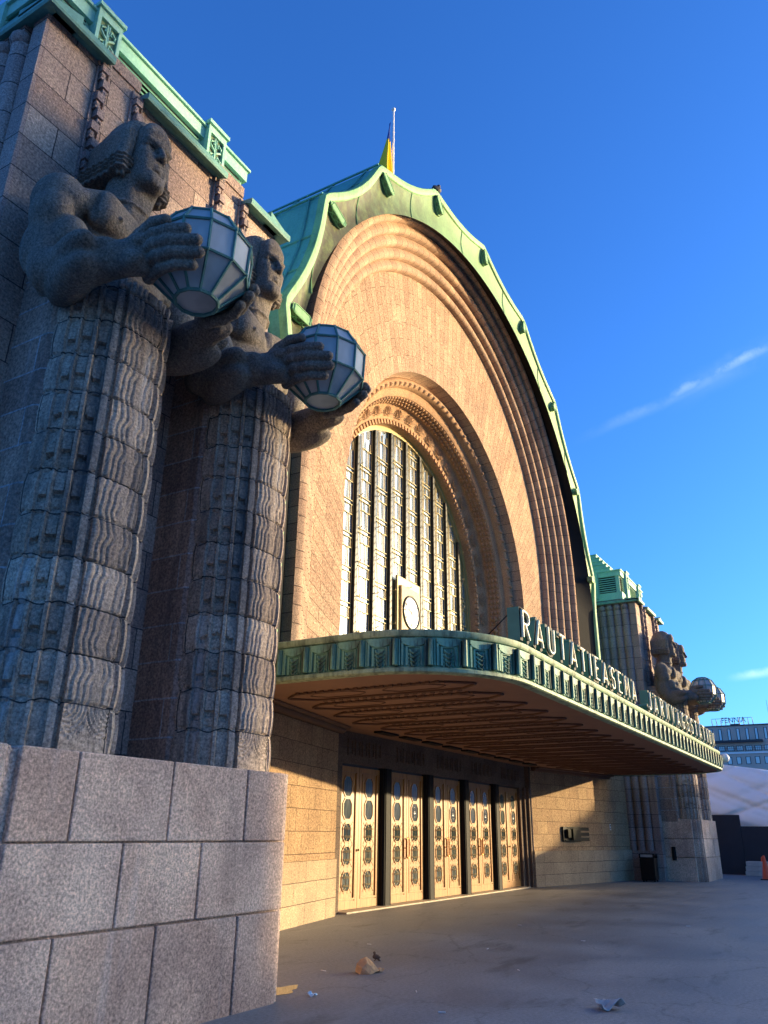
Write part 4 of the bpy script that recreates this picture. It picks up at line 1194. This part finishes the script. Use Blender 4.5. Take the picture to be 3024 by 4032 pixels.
def make_letters(word, x0, x1, label):
    root = empty('letter_sign', ((x0+x1)/2, 4.3, CT+.05), label, 'sign'); H = .43; z0 = 4.45; yf = 4.23; O = ((x0+x1)/2, 4.3, CT+.05)
    LW = 1.55 if len(word) < 14 else 1.5; tot = sum(GL[c][0]*H*(1 if c == 'I' else LW) for c in word); gap = (x1-x0-tot)/(len(word)-1); x = x0
    for c in word:
        w_, st = GL[c]; wk = 1.0 if c == 'I' else LW; st = [[(a*wk, b) for a, b in q] for q in st]; w_ *= wk; ch = MB(); tb = MB()
        for s in st:
            P = [(x+a*H, z0+b*H) for a, b in s]
            for k in range(len(P)-1):
                p, q = Vector(P[k]), Vector(P[k+1]); d = (q-p).normalized() if (q-p).length > 1e-6 else Vector((1, 0)); n = Vector((-d.y, d.x))*.058; e = d*.05
                a, b, c_, d_ = p-e-n, q+e-n, q+e+n, p-e+n; yb = yf+.22+.0007*k; y0 = yf+.02+.0007*k
                F = [(a.x, y0, a.y), (b.x, y0, b.y), (c_.x, y0, c_.y), (d_.x, y0, d_.y)]; B = [(u, yb, v) for u, _, v in F]
                ch.mi = 1; ch.face(F); ch.mi = 0; ch.face(B[::-1])
                for i in range(4): j = (i+1) % 4; ch.face([F[j], F[i], B[i], B[j]])
            for off in (-.0,):
                tb.tube([(a, yf-.005, b) for a, b in P], .025, 6, up=Vector((0, 1, 0)))
        for sx in (.1, .9):
            xx = x+sx*w_*H; ch.mi = 2; ch.tube([(xx, yf+.15, z0), (xx, yf+.15, CT-.02)], .012, 5)
        lo = ch.build('sign_letter', [M['letter'], M['dark'], M['dark']], root, O); tb.build('letter_tube', M['neon'], lo, O, 60)
        x += w_*H+gap
    rl = MB(); rl.box(x0-.2, x1+.1, yf+.10, yf+.2, CT+.02, CT+.05); rl.tube([(x0-.3, 4.9, CT), (x0-.02, yf+.2, z0+.4)], .01, 5); rl.build('sign_rail', M['dark'], root, O)
    return root
make_letters('RAUTATIEASEMA', -9.30, -2.05, 'green letters with cream tubes reading RAUTATIEASEMA on the canopy edge')
make_letters('JÄRNVÄGSSTATION', -.72, 8.95, 'green letters with cream tubes reading JÄRNVÄGSSTATION on the canopy edge')

# ------------------------------------------------------------------ clock in front of the window
ck = empty('wall_clock', (0, 11.0, 7.0), 'square stone-framed clock with white round dial before the arched window', 'clock')
CO = (0, 11.0, 7.0); cz = 7.86
mb = MB(); mb.box(-.74, .74, 11.27, 11.36, cz-1.05, cz+1.06); mb.build('clock_back', M['brass'], ck, CO, bevel=.02)
mb = MB(); mb.box(-.61, .61, 11.19, 11.275, cz-.78, cz+.76); mb.build('clock_case', M['clockstone'], ck, CO, bevel=.02)
mb = MB(); mb.tube([(.51*math.cos(a), 11.175, cz+.51*math.sin(a)) for a in np.linspace(0, 2*PI, 41)], .035, 8, caps=False); mb.build('clock_rim', M['iron'], ck, CO, 60)
mb = MB(); mb.face([(.50*math.cos(a), 11.178, cz+.50*math.sin(a)) for a in np.linspace(0, 2*PI, 40, endpoint=False)]); mb.build('dial', M['dial'], ck, CO)
def text_mesh(txt, size, depth=.004):
    cu = bpy.data.curves.new('text', 'FONT'); cu.body = txt; cu.size = size; cu.align_x = 'CENTER'; cu.align_y = 'CENTER'; cu.extrude = depth
    o = bpy.data.objects.new('text', cu); col.objects.link(o); dg = bpy.context.evaluated_depsgraph_get(); dg.update()
    me = bpy.data.meshes.new_from_object(o.evaluated_get(dg)); bpy.data.objects.remove(o); return me
for h in range(1, 13):
    a = PI/2-h*PI/6; me = text_mesh(str(h), .14); o = link_mesh('numeral', me, M['iron'], ck, (.395*math.cos(a), 11.170-11.0, cz-7.0+.395*math.sin(a))); o.rotation_euler = (R(90), 0, 0)
def hand(ang, L, w, nm, y):
    d = Vector((math.sin(ang), math.cos(ang))); n = Vector((d.y, -d.x)); mb = MB()
    P = [(-d*.08+n*w*.6), (d*L*.7+n*w), (d*L), (d*L*.7-n*w), (-d*.08-n*w*.6)]
    F = [(p.x, y, cz+p.y) for p in P]; B = [(p.x, y+.006, cz+p.y) for p in P]
    mb.face(F); mb.face(B[::-1])
    for i in range(5): j = (i+1) % 5; mb.face([F[j], F[i], B[i], B[j]])
    mb.build(nm, M['iron'], ck, CO)
hand(R(-65), .27, .022, 'hour_hand', 11.160); hand(R(180), .42, .017, 'minute_hand', 11.152)

# ------------------------------------------------------------------ flag
mb = MB(); mb.tube([(0, 12.0, 19.8), (0, 12.0, 24.5), (0, 12.0, 29.4)], [.075, .06, .04], 10); fpole = mb.build('flagpole', M['white'], None, (0, 12, 19.8), 60, loc=(0, 12, 19.8))
k_ = MB(); k_.ell((0, 12, 29.5), (.09, .09, .10), 12, 8); k_.build('finial', M['white'], fpole, (0, 12, 19.8), 60)
tag(fpole, 'white flagpole with ball tip rising behind the copper roof', 'flagpole')
nu, nv = 24, 40; fl = MB(); P = np.zeros((nu+1, nv+1, 3))
for i in range(nu+1):
    for j in range(nv+1):
        u = i/nu; t = j/nv                       # u away from the pole, t down the hanging cloth
        w_ = .04+.84*t**.95*(1 if t < .86 else 1-(t-.86)*1.4); z = 28.65-3.35*t-.18*u*t*(u-.4)
        P[i, j] = (-.12-w_*u, 12.12-.24*math.sin(u*9+t*1.5)*t-.10*u, z)
fl.grid(P)
fo = fl.build('flag', [M['blue'], M['yellow']], None, (0, 12, 28.3), 180, loc=(0, 12, 28.3))
fo.data.polygons.foreach_set('material_index', [0 if (k % nv)/nv < .30+.04*(k//nv)/nu else 1 for k in range(nu*nv)])
sd_ = fo.modifiers.new('thickness', 'SOLIDIFY'); sd_.thickness = .006
tag(fo, 'blue and yellow flag hanging limp from the roof flagpole', 'flag')

# ------------------------------------------------------------------ birds
def bird(name, loc, sc, mat, label, rz, cat='bird'):
    S = SDF((0, -.30, -.02), (.14, .34, .36), .011)
    S.ell((0, .0, .16), (.085, .155, .095), .03, rot=(.35, 0, 0)); S.ell((0, -.12, .27), (.048, .055, .05), .03); S.cap((0, -.08, .2), (0, -.12, .26), .055, .042, .03)
    S.cap((0, -.16, .268), (0, -.20, .255), .016, .006, .01); S.cap((0, .12, .12), (0, .29, .05), .045, .022, .03); S.ell((.07, .04, .165), (.03, .14, .07), .02, rot=(.3, 0, 0))
    S.cap((.035, .02, .09), (.04, .0, .0), .014, .012, .01); S.cap((.04, .0, .005), (.045, -.05, .005), .009, .008, .005)
    me = S.mesh(name, (0, 0, 0)); me.materials.append(mat); o = link_mesh(name, me, None, None, loc); o.scale = (sc,)*3; o.rotation_euler = (R(-22), 0, rz)
    return tag(o, label, cat)
ph = -DPH; bx, bz = rs(ph)*math.sin(ph), ZC+rs(ph)*math.cos(ph)
bird('pigeon', (bx+.28, 8.30, bz+.03), 1.1, M['feather'], 'dark pigeon perched on the copper hood left of its crown', R(60))
bird('sparrow', (-10.55, 6.1, .0), .32, M['brownfeather'], 'small brown bird standing on the asphalt beside a paper bag', R(200))

# ------------------------------------------------------------------ paper and litter
def crumple(name, loc, size, mat, seed, label, cat, flat=.55, rz=0.0):
    r_ = np.random.default_rng(seed); n = 15; P = np.zeros((n, n, 3))
    H = r_.normal(0, 1, (5, 5))
    for i in range(n):
        for j in range(n):
            u, v = i/(n-1), j/(n-1); a, b = u*3.999, v*3.999; i0, j0 = int(a), int(b); fa, fb = a-i0, b-j0
            if fa+fb < 1: h = H[i0, j0]*(1-fa-fb)+H[i0+1, j0]*fa+H[i0, j0+1]*fb
            else: h = H[i0+1, j0+1]*(fa+fb-1)+H[i0+1, j0]*(1-fb)+H[i0, j0+1]*(1-fa)
            fold = abs(u-.55)*1.2
            P[i, j] = ((u-.5)*size*(1-.3*v)+.05*size*h, (v-.5)*size*.8+.08*size*r_.normal()*.2, size*(.30*(1-fold)+.16*h))
    P[..., 2] = (P[..., 2]-P[..., 2].min())*flat*1.4+.004
    mb = MB(); mb.grid(P); o = mb.build(name, mat, None, ang=18, loc=loc); o.rotation_euler = (0, 0, rz)
    m = o.modifiers.new('thickness', 'SOLIDIFY'); m.thickness = .004
    return tag(o, label, cat)
def bag(name, loc, mat, label, cat):
    # hand-laid facets of a trodden bag: a stiff bulge at one end, flattened and torn at the other
    V = [(-.17, -.05, .0), (-.18, .05, .02), (-.15, -.07, .07), (-.165, .03, .11), (-.10, -.10, .035), (-.09, -.075, .12), (-.11, .03, .155), (-.10, .11, .06),
         (-.03, -.085, .085), (-.035, .02, .175), (-.02, .10, .10), (-.06, -.12, .0), (.03, -.10, .02), (.035, -.03, .11), (.03, .07, .07), (.03, .11, .0),
         (.09, -.085, .035), (.09, -.01, .045), (.10, .05, .02), (.15, -.07, .012), (.155, -.02, .05), (.16, .03, .006), (.19, -.05, .035), (.185, 0, .004), (-.10, .13, .0)]
    F = [(0, 4, 2), (0, 2, 1), (1, 2, 3), (2, 5, 3), (2, 4, 5), (3, 5, 6), (3, 6, 7), (1, 3, 7), (5, 8, 9), (5, 9, 6), (6, 9, 10), (6, 10, 7), (4, 11, 8), (4, 8, 5), (11, 12, 8), (8, 12, 13), (8, 13, 9), (9, 13, 14), (9, 14, 10), (10, 14, 15), (10, 15, 24), (7, 10, 24), (1, 7, 24), (0, 11, 4),
         (12, 16, 13), (13, 16, 17), (13, 17, 14), (14, 17, 18), (14, 18, 15), (16, 19, 20), (16, 20, 17), (17, 20, 21), (17, 21, 18), (19, 22, 20), (20, 22, 23), (20, 23, 21)]
    me = bpy.data.meshes.new(name); me.from_pydata(V, [], F); me.materials.append(mat); o = link_mesh(name, me, None, None, loc); o.rotation_euler = (0, 0, -.45)
    sd = o.modifiers.new('wrinkle', 'SUBSURF'); sd.subdivision_type = 'SIMPLE'; sd.levels = 2; sd.render_levels = 2
    tx = bpy.data.textures.new('paper_wrinkle', 'CLOUDS'); tx.noise_scale = .045; dp = o.modifiers.new('creases', 'DISPLACE'); dp.texture = tx; dp.strength = .02; dp.mid_level = .5
    so = o.modifiers.new('thickness', 'SOLIDIFY'); so.thickness = .003
    return tag(o, label, cat)
bag('paper_bag', (-11.42, 5.66, 0), M['kraft'], 'torn brown paper bag lying crumpled on the asphalt', 'paper bag')
crumple('crumpled_paper', (-11.94, 2.6, 0), .27, M['paper'], 12, 'grey crumpled sheet of paper on the asphalt at lower right', 'paper', .55, -.6)
butt = MB(); butt.tube([(-.035, 0, .006), (.035, 0, .006)], .005, 6); bm_ = butt.build('cigarette_butt', M['white'], None, ang=60)
spots = [(-11.64, 6.19), (-12.5, 6.9), (-12.2, 4.6), (-10.2, 4.2), (-8.6, 5.3), (-6.8, 4.4), (-11.0, 7.4), (-12.35, 7.9), (-9.2, 7.0), (-13.0, 3.9), (-5.2, 6.1), (-3.4, 3.4)]
for i, (x, y) in enumerate(spots):
    o = bm_ if i == 0 else copy_tree(bm_); o.location = (x, y, 0); o.rotation_euler = (0, 0, random.uniform(0, 3)); tag(o, 'white cigarette butt dropped on the asphalt', 'cigarette butt', 'cigarette butts scattered over the asphalt')
crumple('plastic_scrap', (-13.02, 5.40, 0), .10, mk_glass('scrap_plastic', (.35, .55, .7), .25), 5, 'pale blue plastic scrap lying at the foot of the pedestal', 'litter', .5)
mb = MB(); pp = []
for k in range(28):
    a = 2*PI*k/28; q = 1+.22*math.sin(3*a+1)+.12*math.sin(7*a); pp.append((-13.0+.32*q*math.cos(a), 5.86+.16*q*math.sin(a), .004))
mb.face(pp); pm = NT('still_water'); pw = mb.build('puddle', pm.done((.012, .012, .012), .03, 0, None, 1.0)); tag(pw, 'small shallow puddle beside the pedestal corner', 'puddle', kind='structure')

# ------------------------------------------------------------------ things at the right-hand side
def on_wall(x, d): return Vector((x, sply(x)-d, 0))
aw = math.atan2(-.23, 1)
M['slate2'] = plain('dark_bronze', (.028, .03, .02), .7, 0, .5, 9, 0, .15)
pq = empty('relief_plaque', tuple(on_wall(8.55, .0)+Vector((0, 0, 1.36))), 'dark bronze relief plaque of buildings fixed on the right side wall', 'plaque', rz=aw)
mb = MB(); mb.box(-.88, .30, -.07, -.002, 0, .48); mb.build('plaque_plate', M['dark'], pq, bevel=.01)
mb = MB()
for (a, b, c, d, e) in ((-.70, -.50, .12, .40, .09), (-.42, -.26, .06, .42, .12), (-.22, -.02, .16, .34, .07), (-.80, .28, .02, .06, .03), (-.60, -.1, .44, .46, .03)): mb.box(a, b, -.07-e, -.068, c, d)
mb.build('plaque_relief', M['slate2'], pq, bevel=.008)
for j in range(3):
    mb = MB(); mb.box(.36, .95, -.03, -.002, .02+.17*j, .13+.17*j); mb.build('plaque_strip', M['dark'], pq)
nt = MB(); nt.box(-.04, .04, -.012, -.002, 0, .21); no = nt.build('wall_notice', M['white'], None, loc=tuple(on_wall(11.1, 0)+Vector((0, 0, 1.76)))); no.rotation_euler = (0, 0, aw)
n2 = MB(); n2.box(-.022, .022, -.015, -.011, .03, .09); n2.box(-.022, .022, -.015, -.011, .12, .18); n2.build('notice_print', M['dark'], no)
tag(no, 'small white notice high on the right side wall', 'notice')
bn = empty('litter_bin', (12.05, 7.55, 0), 'tall black litter bin with an open hood before the fluted wall', 'bin')
mb = MB(); mb.box(-.27, .27, -.27, .27, .06, .80); mb.build('bin_body', M['dark'], bn, bevel=.03)
mb = MB(); mb.box(-.28, .28, -.28, .28, .90, .96); mb.box(-.28, -.24, -.28, .28, .80, .90); mb.box(.24, .28, -.28, .28, .80, .90); mb.box(-.24, .24, .22, .28, .80, .90); mb.build('bin_hood', M['dark'], bn, bevel=.015)
mb = MB(); mb.box(-.288, -.282, -.22, .22, .84, .93); mb.build('bin_plate', M['concrete'], bn)
mb = MB()
for sx in (-.2, .2):
    for sy in (-.2, .2): mb.tube([(sx, sy, 0), (sx, sy, .08)], .03, 8)
mb.build('bin_foot', M['dark'], bn)
ab = empty('ashtray', (13.15, 6.8, .72), 'narrow black ash holder fixed on the side of the right pedestal', 'ashtray')
mb = MB(); mb.tube([(-.07, 0, 0), (-.07, 0, .42)], .075, 12); mb.ell((-.07, 0, .44), (.085, .085, .05), 12, 6); mb.build('ash_tube', M['dark'], ab, ang=50)
mb = MB(); mb.box(-.06, .03, -.03, .03, .1, .3); mb.build('ash_bracket', M['iron'], ab)

# hoarding, tarpaulin, blocks and cone beyond the station
hd = empty('hoarding', (21.0, 5.0, 0), 'black construction hoarding with stepped top behind the far pedestal', 'hoarding')
HO = (21.0, 5.0, 0)
mb = MB(); mb.box(21.0, 21.12, 5.30, 9.0, 0, 2.52); mb.build('hoarding_panel', M['hoard'], hd, HO, bevel=.01)
mb = MB(); mb.box(21.0, 21.12, -6.0, 5.292, 0, 2.03); mb.build('hoarding_panel', M['hoard'], hd, HO, bevel=.01)
mb = MB()
for y in np.arange(-5, 9, 1.2): mb.box(21.12, 21.2, y-.04, y+.04, 0, 1.9); mb.tube([(21.2, y, 1.8), (22.3, y, 0)], .03, 6)
mb.build('hoarding_strut', M['iron'], hd, HO)
tp_ = MB(); nu, nv = 70, 60; P = np.zeros((nu+1, nv+1, 3)); r_ = np.random.default_rng(4)
fold = [(r_.uniform(0, 1), r_.uniform(0, 1), r_.uniform(-1.1, 1.1), r_.uniform(.012, .03), r_.uniform(.07, .17)) for _ in range(44)]
for i in range(nu+1):
    for j in range(nv+1):
        u, v = i/nu, j/nv; y = 9.2-u*15.0; zt = 4.98-.155*(6.5-y) if y > 2 else 4.28; zt = max(zt, 3.6); z = 1.7+(zt-1.7)*v
        d = .05*math.sin(u*9+1)+.03*math.sin(u*31+v*7)*(1-v)
        for fx_, fy_, sl, wd, am in fold:
            q = (u-fx_)*math.cos(sl)+(v-fy_)*math.sin(sl)*.5; l_ = math.hypot(u-fx_, v-fy_); d += am*math.exp(-(q/wd*1.5)**2)*math.exp(-(l_/.35)**2)*1.2
        P[i, j] = (21.55+d-.9*max(0, .5-abs(u-.36)*3)*v*0+1.3*v*v, y, z)
tp_.grid(P)
tt = NT('white_tarp'); to = tp_.build('tarpaulin', tt.done((.93, .87, .79), .6, 0, tt.bump(tt.noise(tt.co('Object'), 3.0, 5, .6), .35, .05), .4), None, (21.5, 4, 1.7), 180, loc=(21.5, 4, 1.7))
mo = to.modifiers.new('thickness', 'SOLIDIFY'); mo.thickness = .01
tag(to, 'large wrinkled white tarpaulin draped above the black hoarding', 'tarpaulin')
k = 0
for lv in range(3):
    cb = MB(); y1 = 5.22-.03*lv; cb.box(-.45, .45, -1.9, 0, 0, .19)
    o = cb.build('concrete_block', M['concrete'], None, loc=(20.25+.03*lv, y1, .195*lv), bevel=.02); tag(o, ['pale concrete slab lying lowest in the stack before the black hoarding', 'pale concrete slab in the middle of the stack before the black hoarding', 'pale concrete slab on top of the stack before the black hoarding'][lv], 'concrete slab', 'pale concrete slabs stacked by the hoarding')
tc = empty('traffic_cone', (16.75, 4.06, 0), 'orange traffic cone standing on the asphalt at the right edge', 'traffic cone')
mb = MB(); n = 20; prof = [(.19, .03), (.175, .05), (.05, .80), (.035, .88), (.02, .90)]
P = [[(r*math.cos(2*PI*k/n), r*math.sin(2*PI*k/n), z) for k in range(n+1)] for r, z in prof]; mb.grid(np.array(P)); mb.build('cone_body', M['cone'], tc, ang=50)
mb = MB(); mb.box(-.23, .23, -.23, .23, 0, .035); mb.build('cone_base', M['dark'], tc, bevel=.02)
mb = MB(); mb.tube([(.0, .03, .86), (-.02, .08, .80), (-.03, .10, .66)], [.03, .035, .02], 8); mb.build('cone_rag', M['cone'], tc, ang=60)

# floodlight on the far end of the canopy
fl_ = empty('floodlight', (10.85, 4.78, CT+.0), 'small white dome floodlight on the far end of the canopy', 'floodlight')
mb = MB(); mb.tube([(0, 0, 0), (.0, 0, .06), (.50, -.40, .0)], .025, 8); mb.build('lamp_arm', M['dark'], fl_, ang=60)
mb = MB(); mb.ell((.62, -.50, -.04), (.15, .15, .15), 14, 10); mb.build('lamp_dome', M['white'], fl_, ang=180)

# office block across the street, rooftop sign and mast
FX = 180.0
ob = empty('office_building', (FX, 20, 0), 'long grey plaster office building with rows of windows in the far background', 'building'); OO = (FX, 20, 0)
M['plaster'] = plain('grey_plaster', (.52, .43, .36), .9, 0, .3, .3, .1)
M['officeglass'] = mk_glass('office_glass', (.42, .55, .60), .08, (.62, .66, .64), .3)
M['slate'] = plain('dark_slate', (.035, .038, .045), .6, 0, .3, 1)
mb = MB(); mb.box(FX, FX+30, -45, 46, 0, 18.9); mb.build('lower_wall', M['plaster'], ob, OO)
mb = MB(); mb.box(FX+1.6, FX+28, -45, 45, 18.9, 25.2); mb.build('upper_wall', M['plaster'], ob, OO)
mb = MB(); mb.box(FX-.25, FX+30, -45, 46.2, 18.9, 19.3); mb.build('white_ledge', M['white'], ob, OO)
mb = MB(); mb.box(FX+.3, FX+2, 18.2, 45.5, 21.5, 21.95); mb.build('eave', M['slate'], ob, OO)
mb = MB(); mb.box(FX+1.4, FX+29, -45.3, 45.3, 25.2, 25.45); mb.build('roof_edge', M['slate'], ob, OO)
mb = MB()
for zz in (19.7, 20.1, 20.5): mb.box(FX+.0, FX+.05, -45, 46, zz, zz+.06)
for y in np.arange(-44, 46, 2.0): mb.box(FX+.0, FX+.05, y, y+.06, 19.3, 20.55)
mb.build('balcony_rail', M['slate'], ob, OO)
def owin(y, z0, z1, w, x, bars):
    mb = MB(); mb.box(x-.06, x+.05, y-w-.1, y+w+.1, z0-.1, z1+.1); o = mb.build('window', M['slate'], ob, OO)
    p = MB(); nbar = bars
    for k in range(nbar):
        a = y-w+2*w*k/nbar; p.box(x-.09, x-.061, a+.04, a+2*w/nbar-.04, z0, z1)
    p.build('window_glass', M['officeglass'], o, OO)
for k in range(12):
    y = 17.4+1.93*k
    owin(y, 22.15, 24.55, .26, FX+1.6, 1); owin(y+.1, 19.75, 20.75, .62, FX+1.6, 3)
for k in range(14): owin(14.0+1.93*k, 16.75, 18.15, .42, FX, 1)
sg_ = empty('roof_sign', (FX+2, 24, 25.45), 'open metal rooftop sign reading FENNIA on the far office building', 'sign'); RO = (FX+2, 24, 25.45)
mb = MB(); mb.box(FX+2.0, FX+2.1, 19.8, 28.6, 27.0, 27.08)
for y in np.linspace(19.8, 28.6, 10): mb.box(FX+2.0, FX+2.1, y-.04, y+.04, 25.45, 27.05); mb.tube([(FX+2.1, y, 27.0), (FX+3.4, y, 25.45)], .04, 5)
mb.box(FX+1.9, FX+2.1, 22.5, 24.6, 25.45, 25.75); mb.build('sign_frame', M['slate'], sg_, RO)
me = text_mesh('FENNIA', 1.75, .05); o = link_mesh('sign_lettering', me, plain('sign_blue', (.03, .06, .12), .5), sg_, (-.15, -.15, 1.10)); o.rotation_euler = (R(90), 0, R(-90)); o.scale = (.88, 1, 1)
mb = MB(); mb.tube([(FX+4, 16.3, 25.4), (FX+4, 16.4, 31.0)], [.07, .03], 6); ms = mb.build('roof_mast', M['slate'], None, (FX+4, 16.3, 25.4), loc=(FX+4, 16.3, 25.4)); tag(ms, 'thin mast standing on the roof of the far office building', 'mast')
k_ = MB(); k_.ell((FX+3.8, 16.3, 25.9), (.4, .4, .45), 10, 8); k_.build('mast_housing', M['white'], ms, (FX+4, 16.3, 25.4))

# buildings on the other side of the square; their roofs throw the shade over the foreground
def block(name, s0, s1, D, prof, depth, label, mat, zs_floor=3.4):
    """facade faces the station square-on to the low sun; s runs along it"""
    root = empty(name, (0, 0, 0), label, 'building')
    tx, ty = -SY, SX                              # unit vector along the facade (increasing s)
    def W(s, d, z): 
        bx = s*tx; by = s*ty
        return (bx+SX*d, by+SY*d, z)
    mb = MB(); n = len(prof)
    F = [W(s, D, 0) for s in (s0, s1)]
    top = [W(s, D, z) for s, z in prof]; bk = [W(s, D+depth, z) for s, z in prof]
    mb.face([F[0], F[1]]+top[::-1]); mb.face(([W(s0, D+depth, 0), W(s1, D+depth, 0)]+bk[::-1])[::-1])
    for k in range(n-1): mb.face([top[k], top[k+1], bk[k+1], bk[k]])
    mb.face([W(s0, D+depth, 0), F[0], top[0], bk[0]]); mb.face([F[1], W(s1, D+depth, 0), bk[-1], top[-1]])
    b = mb.build('facade', mat, root)
    zz = 1.2
    while zz < max(z for s, z in prof)-2.4:
        s = s0+1.2
        while s < s1-1.6:
            h = np.interp(s, [p[0] for p in prof], [p[1] for p in prof]); h2 = np.interp(s+1.2, [p[0] for p in prof], [p[1] for p in prof])
            if zz+1.9 < min(h, h2):
                wm = MB(); a, c = W(s, D-.03, zz), W(s+1.2, D-.03, zz); wm.face([a, c, (c[0], c[1], zz+1.7), (a[0], a[1], zz+1.7)]); wm.build('window', M['officeglass'], root)
            s += 2.9
        zz += zs_floor
    return root
OCCL = True
if OCCL:
    D0 = 70.0; lift = math.tan(SUN_EL)*(D0)
    # a shadow height z at a point (s, along-sun 0 at y=5.6) needs a roof at z + lift
    def sref(s): return s                        # s = x*(-SY)+y*SX measured on the sun-perpendicular axis
    yref = 5.6
    def roofz(s, z):                             # roof height at distance D0 giving shadow height z on the line y = yref
        x = (s-yref*SX)/(-SY); along = x*SX+yref*SY
        return z+math.tan(SUN_EL)*(D0-along)
    sh = lambda pts: [(s, roofz(s, z)) for s, z in pts]
    block('townhouse', -60, -4.95, D0, sh([(-60, 14), (-4.95, 14)]), 14, 'tall plain townhouse facing the station across the square, left of the gap', M['plaster'])
    block('pavilion', -4.95, 11.2, D0, sh([(-4.95, .35), (9.5, .5), (11.2, 1.4)]), 10, 'low flat pavilion in the gap between two townhouses across the square', M['plaster'], 3.2)
    block('gabled_house', 11.2, 40, D0, sh([(11.2, 1.5), (12.36, 2.63), (12.9, 3.04), (13.66, 3.5), (16.5, 4.6), (20, 4.6), (40, 4.2)]), 12, 'lower gabled house across the square, right of the gap', M['plaster'])
